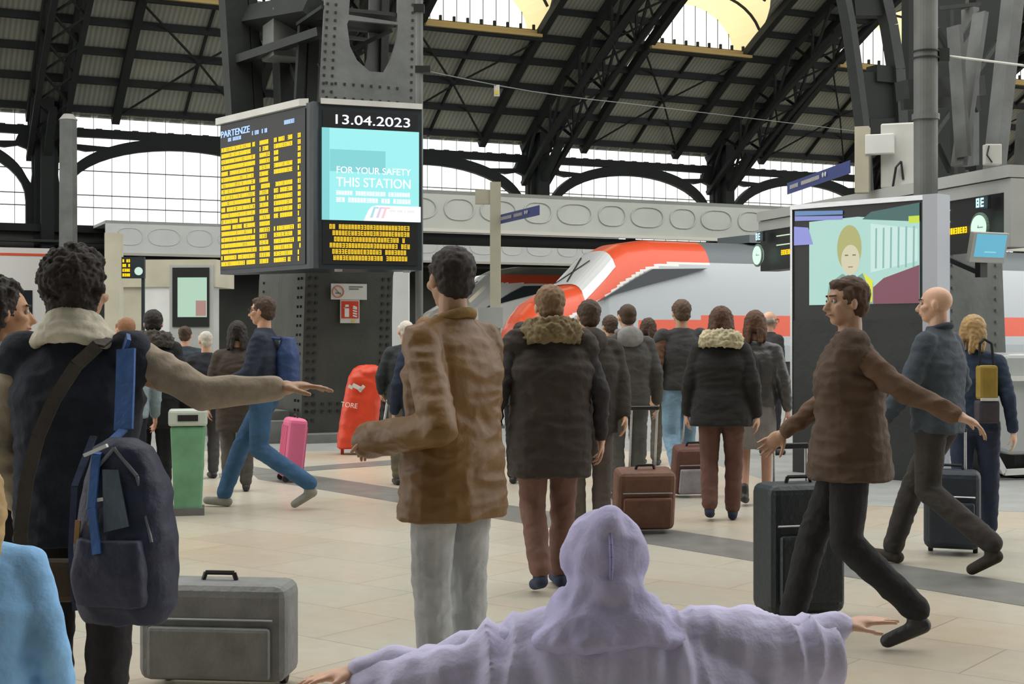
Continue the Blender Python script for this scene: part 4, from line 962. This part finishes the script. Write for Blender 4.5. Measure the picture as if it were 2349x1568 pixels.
# ================================================================ loose objects
def suitcase(label, loc, rz, size, m, tilt=0, handle=.45, m2=None, group=None, style='soft', wheels=2):
    w_, dp, h_ = size; r = thing('suitcase', label, 'suitcase', loc, rz, group); T = Matrix.Rotation(tilt, 4, 'X')
    def fin(mb, n, mm, p, **k): o = mb.build(n, mm, p, **k); o.data.transform(T); return o
    b = MB(); b.box((0, 0, h_/2+.04), (w_, dp, h_)); sh_ = fin(b, 'shell', m, r, bevel=min(.05, dp*.25), seg=3, smooth=False)
    b = MB()
    if style == 'hard':
        for i in range(5): x = -w_*.36+w_*.18*i; b.b2((x-.012, -dp/2-.006, .12), (x+.012, dp/2+.006, h_-.04))
        fin(b, 'rib', m, r)
    else:
        b.box((0, -dp/2-.02, h_*.42), (w_*.82, .04, h_*.52)); fin(b, 'front_pocket', m2 or m, r, bevel=.015)
        b = MB(); b.path([V((-w_*.42, -dp/2-.004, h_*.75)), V((w_*.42, -dp/2-.004, h_*.75))], .006, 5); fin(b, 'zip', M['alu'], r)
    for sx_ in (-1, 1):
        for sy_ in ((-1, 1) if wheels == 4 else (1,)):
            b = MB(); b.tube((sx_*w_*.4-.015, sy_*dp*.33, .035), (sx_*w_*.4+.015, sy_*dp*.33, .035), .035); fin(b, 'wheel', M['rubber'], r)
    if handle:
        for sx_ in (-1, 1):
            b = MB(); b.tube((sx_*w_*.22, dp*.38, h_), (sx_*w_*.22, dp*.38, h_+handle), .009); fin(b, 'handle_tube', M['alu'], r)
        b = MB(); b.box((0, dp*.38, h_+handle), (w_*.5, .03, .03)); fin(b, 'handle_grip', M['black'], r, bevel=.008)
    b = MB(); b.path([V((-.07, 0, h_+.04)), V((-.06, 0, h_+.07)), V((.06, 0, h_+.07)), V((.07, 0, h_+.04))], .01, 6); fin(b, 'carry_handle', M['black'], r)
    return r
# red covered extinguisher trolley
d = 17.5; r = thing('fire_extinguisher_trolley', 'red covered wheeled fire extinguisher leaning beside the riveted arch foot', 'fire extinguisher', (X(812, d), d, 0), R(8))
def lean_(p): return V((p[0]+p[2]*.16, p[1], p[2]))
bb = Blob(); rings = []
for z, w1, w2 in ((.08, .22, .17), (.2, .235, .18), (.5, .235, .18), (.8, .225, .17), (.95, .22, .16), (1.05, .17, .12), (1.10, .09, .07)):
    rings.append((lean_((0, 0, z)), w1, w2))
bb.torso(rings, e=3.2); bb.ell(lean_((.05, -.03, 1.0)), (.17, .14, .10))
bb.grow('cover', M['red'], r, .012, 4, folds(.012, (7, 7, 5)))
text('cover_text', 'TORE', .085, M['white'], r, V((-.165, -.205, .60)), Matrix.Rotation(R(8), 4, 'Y') @ ROTX, .20)
b = MB(); b.bar((-.02, -.20, .86), (.10, -.20, .80), .008, .05); b.bar((.06, -.2, .78), (.12, -.2, .85), .008, .04); b.bar((-.07, -.2, .85), (-.02, -.2, .82), .008, .04); b.build('crease_label', M['offwhite'], r)
for sy_ in (-.12, .14):
    b = MB(); b.tube((.20, sy_-.035, .145), (.20, sy_+.035, .145), .142, n=28); q = b.build('wheel', M['rubber'], r); b = MB(); b.tube((.20, sy_-.045, .145), (.20, sy_+.045, .145), .035); b.build('hub', M['red'], q)
b = MB(); b.b2((-.16, -.02, 0), (-.12, .02, .1)); b.tube((.2, -.1, .145), (.2, .12, .145), .015); b.b2((-.18, -.1, .07), (.2, .1, .10)); b.build('stand', M['red'], r)
suitcase('tall pink hard suitcase behind the striding man in jeans', (X(664, 14.2), 14.2, 0), R(-70), (.33, .20, .60), mat('pink_shell', (.75, .16, .30), .4), R(-6), 0, style='hard', wheels=4)
# green bin
d = 11.6; r = thing('recycling_bin', 'slim translucent green recycling bin with a white lid, behind the blue backpack', 'bin', (X(432, d), d, 0), R(12))
b = MB(); b.loft([[(-.11, -.1, .04), (.11, -.1, .04), (.11, .1, .04), (-.11, .1, .04)], [(-.14, -.12, .72), (.14, -.12, .72), (.14, .12, .72), (-.14, .12, .72)]]); b.build('bin_body', mat('green_translucent_plastic', (.16, .38, .22), .35, var=.2, vscale=5), r, bevel=.02)
b = MB(); b.box((0, 0, .79), (.31, .27, .13)); b.build('lid', mat('pale_lid', (.55, .62, .55), .5), r, bevel=.02); b = MB(); b.box((0, -.135, .79), (.16, .01, .05)); b.build('slot', M['black'], r)
b = MB(); b.box((0, 0, .03), (.26, .24, .06)); b.build('base', M['steel2'], r)
# silver service cart at right edge
d = 14.3; r = thing('service_cart', 'low silver rounded service cart with a bright rail at the right edge', 'cart', (X(2268, d), d, 0), R(12))
b = MB(); kx = d/F; prof_ = [(0, .34), (-.04, .55), (.0, .9), (.10, 1.22), (.22, 1.27), (3.2, 1.27), (3.2, .25), (.25, .25)]
b.prism(prof_, 0, 1.3, axis=1); b.build('body', mat('cart_silver', (.50, .52, .52), .4, .2, coat=.2), r, bevel=.04)
b = MB(); b.b2((.12, -.05, 1.0), (3.2, -.0, 1.045)); b.build('rail', M['white'], r)
b = MB(); b.path([V((.42+.16*cos(a), -.012, .78+.26*sin(a))) for a in [R(-80+10*i) for i in range(17)]], .012, 6); b.build('arc_trim', mat('pale_yellow_trim', (.55, .52, .35), .5), r)
b = MB(); b.b2((.35, .1, .02), (3.0, 1.2, .26)); b.build('underside', M['black'], r)
for x_ in (.7, 2.5):
    b = MB(); b.tube((x_, .02, .18), (x_, .2, .18), .18, n=24); b.build('wheel', M['rubber'], r)
b = MB(); b.bar((.03, -.02, .30), (.16, -.02, .08), .06, .05, V((0, 1, 0))); b.bar((.16, -.02, .08), (.9, -.02, .10), .06, .05, V((0, 1, 0))); b.build('bumper_bar', M['white'], r)
# baggage bits between the red trolley and the brown coat
d = 18.6; r = thing('luggage_trolley', 'folded metal luggage trolley on the plinth between the red extinguisher and the brown jacket', 'trolley', (X(893, d), d, 0))
b = MB(); b.tube((-.1, 0, .1), (-.02, 0, .62), .015); b.tube((.1, 0, .1), (.04, 0, .7), .015); b.tube((-.02, 0, .62), (.04, 0, .7), .015); b.build('frame', M['alu'], r)
b = MB(); b.b2((-.16, -.15, .05), (.16, .12, .10)); b.build('platform', M['traindark'], r)
for sx_ in (-1, 1): b = MB(); b.tube((sx_*.14-.015, 0, .05), (sx_*.14+.015, 0, .05), .05); b.build('wheel', M['rubber'], r)
# ================================================================ PEOPLE (nearest first)
navy = fab(.012, .016, .032); black = fab(.010, .010, .012); blackc = fab(.014, .012, .011); cream = fab(.60, .55, .44)
dhair = fab(.018, .012, .009, .7); bhair = fab(.06, .033, .018, .7)
# man with curly hair, back turned, arm stretched out to the right
m1, J1 = person('curly haired person in navy jacket with cream collar, arm stretched out to the right', 178, 4.6, 1.71, yaw=-6, topmat=fab(.010, .014, .026), legmat=fab(.012, .011, .014),
    hair='curly', hairm=fab(.018, .011, .008, .75), hem=.80, bulk=1.16, flare=.0, head_yaw=-12, skinm=skin(.45, .26, .16), collar='wide', collarm=cream, vox=.009, bvox=.006, fold=.010, face=False,
    arms={'R': ((.235, .03, -.13), (.455, .10, -.115)), 'L': ((-.09, .0, -.29), (-.10, .15, -.50))}, sleevem=fab(.33, .27, .20), curl=.25, handn=[(1, 0, 0), (0, 0, -1)], shoemat=black)
def on_back(px, py, d): return V((X(px, d), d, Z(py, d)))
def ribbon(mb, pts, wv, th=.008):
    for a, b_ in zip(pts[:-1], pts[1:]): mb.bar(a, b_, wv, th, V((0, -1, 0)))
BPO = V((X(292, 4.25), 4.25, .60)); bp = thing('backpack', 'dark navy backpack with bright blue strap on the person with the cream collar', 'backpack', BPO, R(-12))
bb = Blob(); bb.torso([(V((0, 0, .0)), .12, .08), (V((0, 0, .05)), .148, .10), (V((.0, 0, .25)), .15, .11), (V((0, 0, .42)), .125, .09), (V((-.01, 0, .52)), .085, .06), (V((-.015, .0, .55)), .04, .03)], e=3)
bb.grow('bag_body', fab(.014, .018, .045, .6), bp, .008, 5, folds(.008, (8, 8, 8), 4))
bb = Blob(); bb.torso([(V((.0, -.10, .06)), .11, .03), (V((0, -.11, .16)), .115, .04), (V((0, -.105, .26)), .10, .03)], e=4); bb.grow('front_pocket', fab(.02, .022, .05, .6), bp, .008, 4, folds(.005, (9, 9, 9), 2))
b = MB(); b.add([(-.01, -.125, .28), (.07, -.125, .30), (.02, -.095, .46), (-.03, -.095, .46)], [(0, 1, 2, 3)]); b.add([(-.01, -.120, .28), (.07, -.12, .30), (.02, -.09, .46), (-.03, -.09, .46)], [(0, 3, 2, 1)]); b.build('grey_patch', fab(.06, .085, .11, .6), bp)
b = MB(); b.path([V((-.085, -.085, .30)), V((-.075, -.082, .44)), V((-.01, -.062, .52)), V((.07, -.075, .44)), V((.12, -.085, .25))], .006, 6); b.build('zip', M['traindark'], bp)
b = MB(); b.bar((-.09, -.09, .50), (-.02, -.085, .53), .014, .01); b.bar((-.05, -.105, .37), (-.02, -.105, .375), .012, .01); b.build('zip_pull', M['white'], bp)
b = MB(); b.bar((-.06, -.118, .30), (-.045, -.118, .34), .012, .006, V((0, -1, 0))); b.bar((-.11, -.1, .24), (-.105, -.1, .31), .016, .006, V((0, -1, 0))); b.build('tan_tag', fab(.3, .17, .07), bp)
blue = fab(.03, .10, .30, .6)
def loc_(p): return Matrix.Rotation(R(12), 3, 'Z') @ (V(p)-BPO)
b = MB(); ribbon(b, [loc_(on_back(288, 785, 4.52)), loc_(on_back(290, 800, 4.41)), loc_(on_back(288, 880, 4.385)), loc_(on_back(284, 985, 4.34))], .060, .012); b.build('shoulder_strap', blue, bp)
b = MB(); ribbon(b, [loc_(on_back(284, 985, 4.34)), V((-.06, -.075, .50)), V((-.05, -.12, .35)), V((-.02, -.145, .22))], .026, .008); b.build('compression_strap', blue, bp)
b = MB(); ribbon(b, [loc_(on_back(215, 1000, 4.36)), V((-.16, -.02, .40)), V((-.17, -.02, .2)), V((-.15, -.03, .03))], .022, .006); b.build('loose_strap', fab(.02, .03, .07), bp)
cb_o = V((X(60, 4.38), 4.38, Z(1330, 4.38))); cb = thing('crossbody_bag', 'small dark crossbody pouch on a taupe strap across the navy jacket', 'bag', cb_o)
b = MB(); pts = [on_back(245, 776, 4.52), on_back(225, 792, 4.44), on_back(175, 838, 4.41), on_back(125, 915, 4.395), on_back(88, 1000, 4.39), on_back(62, 1100, 4.39), on_back(48, 1220, 4.385), on_back(50, 1300, 4.38)]
ribbon(b, [p-cb_o for p in pts], .042, .008); b.build('strap', fab(.06, .048, .038), cb)
b = MB(); b.box((.06, -.0, .0), (.2, .07, .13)); b.build('pouch', fab(.05, .035, .02), cb, bevel=.02)
person('person with black curly hair and white striped hoodie at the far left edge', 2, 5.25, 1.64, yaw=-52, topmat=mat('white_striped_cloth', (.52, .53, .55), .8, var=.35, vscale=6, stretch=(1, 1, 6)), legmat=black, hair='curly', hairm=dhair, skinm=skin(.50, .27, .15), head_yaw=-15, hood=True, vox=.011, bvox=.007)
person('blond child in light blue jacket cut off at the lower left corner', -62, 3.15, 1.17, yaw=10, topmat=fab(.25, .50, .82), legmat=navy, hair='long', hairm=fab(.42, .28, .12, .6), skinm=skin(.7, .45, .33), vox=.009, bvox=.007, bulk=1.1, fold=.005, hem=.72)
# man in the brown leather coat
leather = mat('brown_leather', (.165, .078, .016), .44, var=.16, vscale=5, bump=.25, bscale=16, spec=.45)
person('person in brown leather jacket with tan collar and short dark hair, turned away', 1040, 5.6, 1.79, yaw=48, topmat=leather, legmat=fab(.42, .43, .44), hair='short', hairm=dhair, skinm=skin(.45, .26, .16), head_yaw=-16, hem=.72, bulk=1.15, flare=.035, vox=.008, bvox=.006,
    collar='shirt', collarm=fab(.24, .15, .05), fold=.009, cuff=.085, arms={'L': ((-.10, -.21, -.34), (-.07, .12, -.39)), 'R': ((.03, .03, -.32), (-.02, .20, -.42))}, shoemat=fab(.03, .02, .015, .4), curl=1.5)
# child in lavender
lav = fab(.56, .53, .74, .75); lc, JL = person('child in hooded lavender cape with both arms flung wide, nearest to the camera', 1385, 2.62, 1.10, yaw=4, topmat=lav, legmat=navy, hair='short', hairm=dhair, skinm=skin(.70, .42, .30), vox=.009, bvox=.005, bulk=1.22, flare=.16, hem=.60, fold=.014,
    arms={'L': ((-.27, .02, -.07), (-.52, .04, -.10)), 'R': ((.27, .02, -.03), (.52, .04, .01))}, curl=.18, handn=[(0, 0, -1), (0, 0, -1)], head_yaw=5, walk=.4)
s_ = JL['s']; hb = Blob(); hc_ = JL['hc']; hb.ell(hc_+V((0, -.022, .022)), (.105*s_+.014, .115*s_+.012, .118*s_+.008)); hb.ell(hc_+V((0, -.045, -.04)), (.115*s_, .11*s_, .10*s_)); 0
hb.ell(hc_+V((0, -.055, .075)), (.035, .045, .04)); hb.torso([(V((0, -.02, .985)), .085, .075), (V((0, -.03, .94)), .115, .09), (V((0, -.03, .905)), .15, .10), (V((0, -.02, .885)), .14, .08)]); hb.grow('hood', fab(.46, .43, .66, .75), lc, .008, 4, folds(.010, (16, 16, 9), 6))
cp = Blob(); cp.torso([(V((0, -.0, .955)), .075, .06), (V((0, -.01, .915)), .15, .08), (V((0, -.015, .86)), .27, .095), (V((0, -.02, .79)), .35, .11), (V((0, -.02, .70)), .40, .13), (V((0, -.02, .58)), .43, .16)], n=36, e=2.2)
for sg, dz_ in ((-1, -.06), (1, .01)): cp.chain([V((sg*.12, 0, .885)), V((sg*.28, .01, .85+dz_*.5)), V((sg*.40, .02, .84+dz_*.9))], [.065, .085, .07])
cp.grow('cape', lav, lc, .008, 4, folds(.022, (12, 6, 3), 9))
sm = MB(); sm.path([hc_+V((0, -.022-(.115*s_+.018)*cos(a), .022+(.118*s_+.014)*sin(a))) for a in [R(-50+14*i) for i in range(9)]], .0035, 6); sm.build('hood_seam', fab(.30, .27, .50, .75), lc)
# dark brown passer at right with arm swung back
person('person in dark brown jacket, arm swung back, in front of the big standing screen', 1950, 6.7, 1.72, yaw=78, topmat=fab(.075, .045, .028), legmat=black, hair='short', hairm=fab(.07, .035, .018, .7), skinm=skin(.5, .3, .2), bulk=1.32, flare=.05, hem=.80, walk=.75, vox=.010, bvox=.007,
    arms={'L': ((-.05, -.21, -.19), (-.08, -.45, -.30)), 'R': ((.05, .12, -.27), (.05, .30, -.42))}, sleevem=fab(.13, .075, .045), head_yaw=25, fold=.014)
suitcase('large black rolling suitcase beside the person in the dark brown jacket', (X(1832, 7.3), 7.3, 0), R(15), (.42, .26, .66), fab(.012, .02, .025, .5), 0, .22)
suitcase('grey suitcase lying on the floor right of the navy backpack', (X(505, 5.9), 5.9, 0), R(-6), (.62, .26, .40), fab(.22, .225, .22, .6), 0, 0)
person('tall bald person in blue grey jacket and dark trousers, striding left past the round pole', 2152, 8.8, 1.76, yaw=48, topmat=fab(.050, .065, .085), legmat=fab(.035, .030, .026), hair='bald', skinm=skin(.66, .40, .27), bulk=1.12, walk=.95, hem=.85, vox=.011, bvox=.007, arms={'R': ((.1, -.02, -.28), (.08, .14, -.47))}, head_yaw=20, collar='shirt', collarm=fab(.03, .04, .055), fold=.010, shoemat=fab(.04, .03, .02))
person('blond person in dark blue jacket behind the tall bald person', 2236, 10.0, 1.585, yaw=-25, topmat=fab(.018, .035, .07), legmat=fab(.018, .028, .06), hair='bob', hairm=fab(.42, .27, .11, .6), head_yaw=-25, skinm=skin(.7, .45, .33), walk=.4)
d = 9.85; r = thing('tote_bag', 'yellow brown tote bag with a dark base at the hip of the blond person', 'bag', (X(2264, d), d, .80)); b = MB(); b.box((0, 0, .33), (.13, .11, .24)); b.build('bag_body', fab(.32, .22, .04), r, bevel=.02); b = MB(); b.box((0, 0, .13), (.15, .12, .16)); b.build('base', fab(.06, .05, .06), r, bevel=.02); b = MB(); b.box((0, -.058, .215), (.12, .01, .02)); b.build('white_band', M['white'], r)
b = MB(); b.path([V((-.05, .0, .44)), V((-.04, .02, .60)), V((.0, .05, .63)), V((.04, .02, .60)), V((.05, 0, .44))], .009, 6); b.build('handle', black, r)
suitcase('black soft suitcase behind the legs of the tall bald person', (X(2185, 9.5), 9.5, 0), R(-20), (.36, .24, .52), fab(.02, .028, .04, .6), 0, .3)
# middle group
tanfur = fab(.20, .15, .075); 
person('person in bulky dark coat with tan fur collar, right of the brown leather jacket', 1262, 8.1, 1.73, yaw=12, topmat=fab(.038, .028, .022), legmat=fab(.16, .08, .06), hair='short', hairm=fab(.20, .12, .06, .7), collar='fur', collarm=tanfur, bulk=1.36, hem=.66, walk=.35, vox=.011, bvox=.007, fold=.013, arms={'L': ((-.12, -.03, -.29), (-.15, .05, -.54)), 'R': ((.10, -.06, -.28), (.12, .0, -.53))}, shoemat=fab(.02, .03, .06), sleevem=fab(.028, .024, .028))
person('person in plain dark brown parka pulling the brown suitcase', 1352, 10.2, 1.70, yaw=8, topmat=fab(.04, .032, .026), legmat=fab(.09, .07, .06), hair='short', hairm=bhair, bulk=1.25, hem=.78, arms={'R': ((.05, -.03, -.27), (.06, -.08, -.49))}, hood=True, hoodm=fab(.05, .04, .03), skinm=skin(.55, .3, .18))
suitcase('brown suitcase with long silver handle pulled by the person in the plain dark parka', (X(1474, 10.55), 10.55, 0), R(8), (.44, .24, .44), fab(.17, .075, .045, .6), R(10), .48)
person('person with grey hood in the crowd, head in front of the train flank', 1440, 12.5, 1.73, yaw=10, topmat=fab(.07, .065, .06), legmat=fab(.08, .08, .07), hair='crop', hairm=bhair, hood=True, hoodm=fab(.25, .25, .24), bulk=1.15)
person('short dark haired person in grey brown coat behind the tan fur collar', 1196, 14.0, 1.58, yaw=-10, topmat=fab(.05, .045, .04), legmat=black, hair='short', hairm=dhair, bulk=1.15)
person('person in olive brown coat in the crowd between the parka and the jeans', 1400, 15.0, 1.66, yaw=20, topmat=fab(.06, .05, .035), legmat=fab(.1, .09, .07), hair='short', hairm=bhair, bulk=1.15)
person('person in charcoal coat just left of the pale jeans', 1488, 16.0, 1.64, yaw=-20, topmat=fab(.035, .032, .03), legmat=fab(.1, .09, .07), hair='bob', hairm=bhair, bulk=1.2, hem=.7)
person('person in pale blue jeans and dark vest with brown sleeves', 1564, 13.4, 1.785, yaw=14, topmat=fab(.045, .045, .045), sleevem=fab(.12, .06, .03), legmat=fab(.20, .33, .45), hair='short', hairm=fab(.10, .06, .035, .7), bulk=1.12, walk=.45, hem=.92, arms={'L': ((-.07, -.05, -.27), (-.09, .0, -.50))}, skinm=skin(.6, .35, .22))
suitcase('small maroon suitcase with grey front and silver handle, in front of the pale blue jeans', (X(1582, 12.9), 12.9, 0), R(12), (.36, .20, .44), fab(.13, .05, .035, .6), R(14), .42, m2=fab(.30, .28, .33, .6))
person('brown haired person in long black coat with a thick cream fur hood', 1655, 11.2, 1.67, yaw=-12, topmat=fab(.013, .011, .010), legmat=fab(.12, .055, .04), hair='bob', hairm=fab(.09, .04, .022, .7), collar='fur', collarm=fab(.52, .46, .30), bulk=1.22, hem=.78, flare=.05, shoemat=fab(.015, .02, .045), walk=.2)
person('brown haired person in shiny dark leather jacket and grey skirt with a cream bag', 1733, 12.2, 1.655, yaw=-15, topmat=mat('black_leather', (.055, .052, .052), .35, var=.2, bump=.3, bscale=20), skirt=True, legmat=fab(.16, .145, .135), hair='bob', hairm=fab(.10, .045, .022, .7), bulk=1.12, hem=.90, skinm=skin(.45, .25, .18), walk=.25)
d = 12.03; r = thing('shoulder_bag', 'cream shoulder bag against the shiny leather jacket', 'bag', (X(1722, d), d, .92)); b = MB(); b.box((0, 0, .07), (.18, .07, .14)); b.build('bag_body', fab(.42, .38, .27), r, bevel=.025); b = MB(); b.box((0, -.04, .10), (.14, .01, .06)); b.build('flap', fab(.3, .27, .2), r); b = MB(); b.path([V((-.08, 0, .13)), V((-.05, .02, .32)), V((.0, .08, .46)), V((.06, .02, .32)), V((.08, 0, .13))], .008, 6); b.build('strap', fab(.03, .03, .03), r)
person('bald person with glasses and dark jacket, facing right, beside the train flank', 1764, 17.4, 1.755, yaw=-62, topmat=fab(.03, .028, .03), legmat=fab(.03, .03, .04), hair='fringe', hairm=fab(.3, .27, .24), glasses=True, skinm=skin(.70, .42, .30), bulk=1.1)
# left group
bpk = fab(.02, .05, .16, .6)
person('person striding left in blue jeans, navy jacket and glasses, wearing a blue backpack', 606, 12.0, 1.775, yaw=86, topmat=fab(.016, .024, .045), legmat=fab(.035, .10, .20), hair='short', hairm=bhair, skinm=skin(.68, .38, .24), glasses=True, bulk=1.08, walk=1.0, hem=.92, shoemat=fab(.28, .27, .24), head_yaw=-6, fold=.009, bvox=.007, arms={'L': ((-.05, .06, -.28), (-.04, .26, -.40)), 'R': ((.05, .06, -.28), (.04, .28, -.38))}, skirt=False)
r = thing('backpack', 'bright blue backpack worn by the striding person in jeans', 'backpack', (X(662, 12.0), 12.0, .98), R(86)); bb = Blob(); bb.torso([(V((0, 0, 0)), .11, .06), (V((0, 0, .08)), .145, .09), (V((0, 0, .32)), .14, .085), (V((0, 0, .46)), .09, .05)], e=3); bb.grow('bag_body', bpk, r, .01, 4, folds(.008, (9, 9, 9)))
for sg in (-1, 1): b = MB(); b.path([V((sg*.09, .07, .1)), V((sg*.11, .20, .30)), V((sg*.11, .17, .46)), V((sg*.09, .05, .45))], .016, 6); b.build('strap', bpk, r)
person('dark haired person in brown coat directly behind the striding person', 545, 13.3, 1.58, yaw=10, topmat=fab(.05, .036, .026), legmat=fab(.08, .07, .06), hair='bob', hairm=dhair, bulk=1.25, hem=.62)
person('white haired person in black coat left of the brown coat', 473, 14.5, 1.50, yaw=30, topmat=fab(.012, .014, .02), legmat=fab(.06, .06, .06), hair='crop', hairm=fab(.6, .56, .48), bulk=1.2, hem=.7)
person('person in black padded coat with grey fur hood, in front of the kiosk', 352, 12.2, 1.665, yaw=12, topmat=fab(.010, .010, .012), legmat=black, hair='short', hairm=dhair, collar='fur', collarm=fab(.07, .06, .05), bulk=1.3, hem=.7)
person('red haired person in pale blue grey hoodie, seen over the shoulder of the navy jacket', 290, 11.5, 1.60, yaw=35, topmat=fab(.26, .33, .37), legmat=navy, hair='crop', hairm=fab(.30, .15, .08), skinm=skin(.68, .34, .2), hood=True, hoodm=fab(.2, .22, .25), bulk=1.12)
person('person in dark blue coat in front of the kiosk screen', 425, 16.5, 1.56, yaw=0, topmat=fab(.03, .045, .06), legmat=black, hair='bun', hairm=bhair, bulk=1.15)
person('white haired person in dark green grey jacket beside the red trolley', 932, 13.9, 1.60, yaw=18, topmat=fab(.022, .03, .03), legmat=fab(.13, .11, .07), hair='crop', hairm=fab(.62, .58, .52), bulk=1.15, arms={'L': ((-.08, .03, -.27), (-.05, .15, -.42))})
person('person in navy coat half hidden behind the brown leather jacket', 976, 12.2, 1.60, yaw=5, topmat=fab(.016, .025, .055), legmat=navy, hair='bob', hairm=fab(.2, .11, .05), bulk=1.2, hem=.7)

bpy.data.scenes.remove(BENCH)
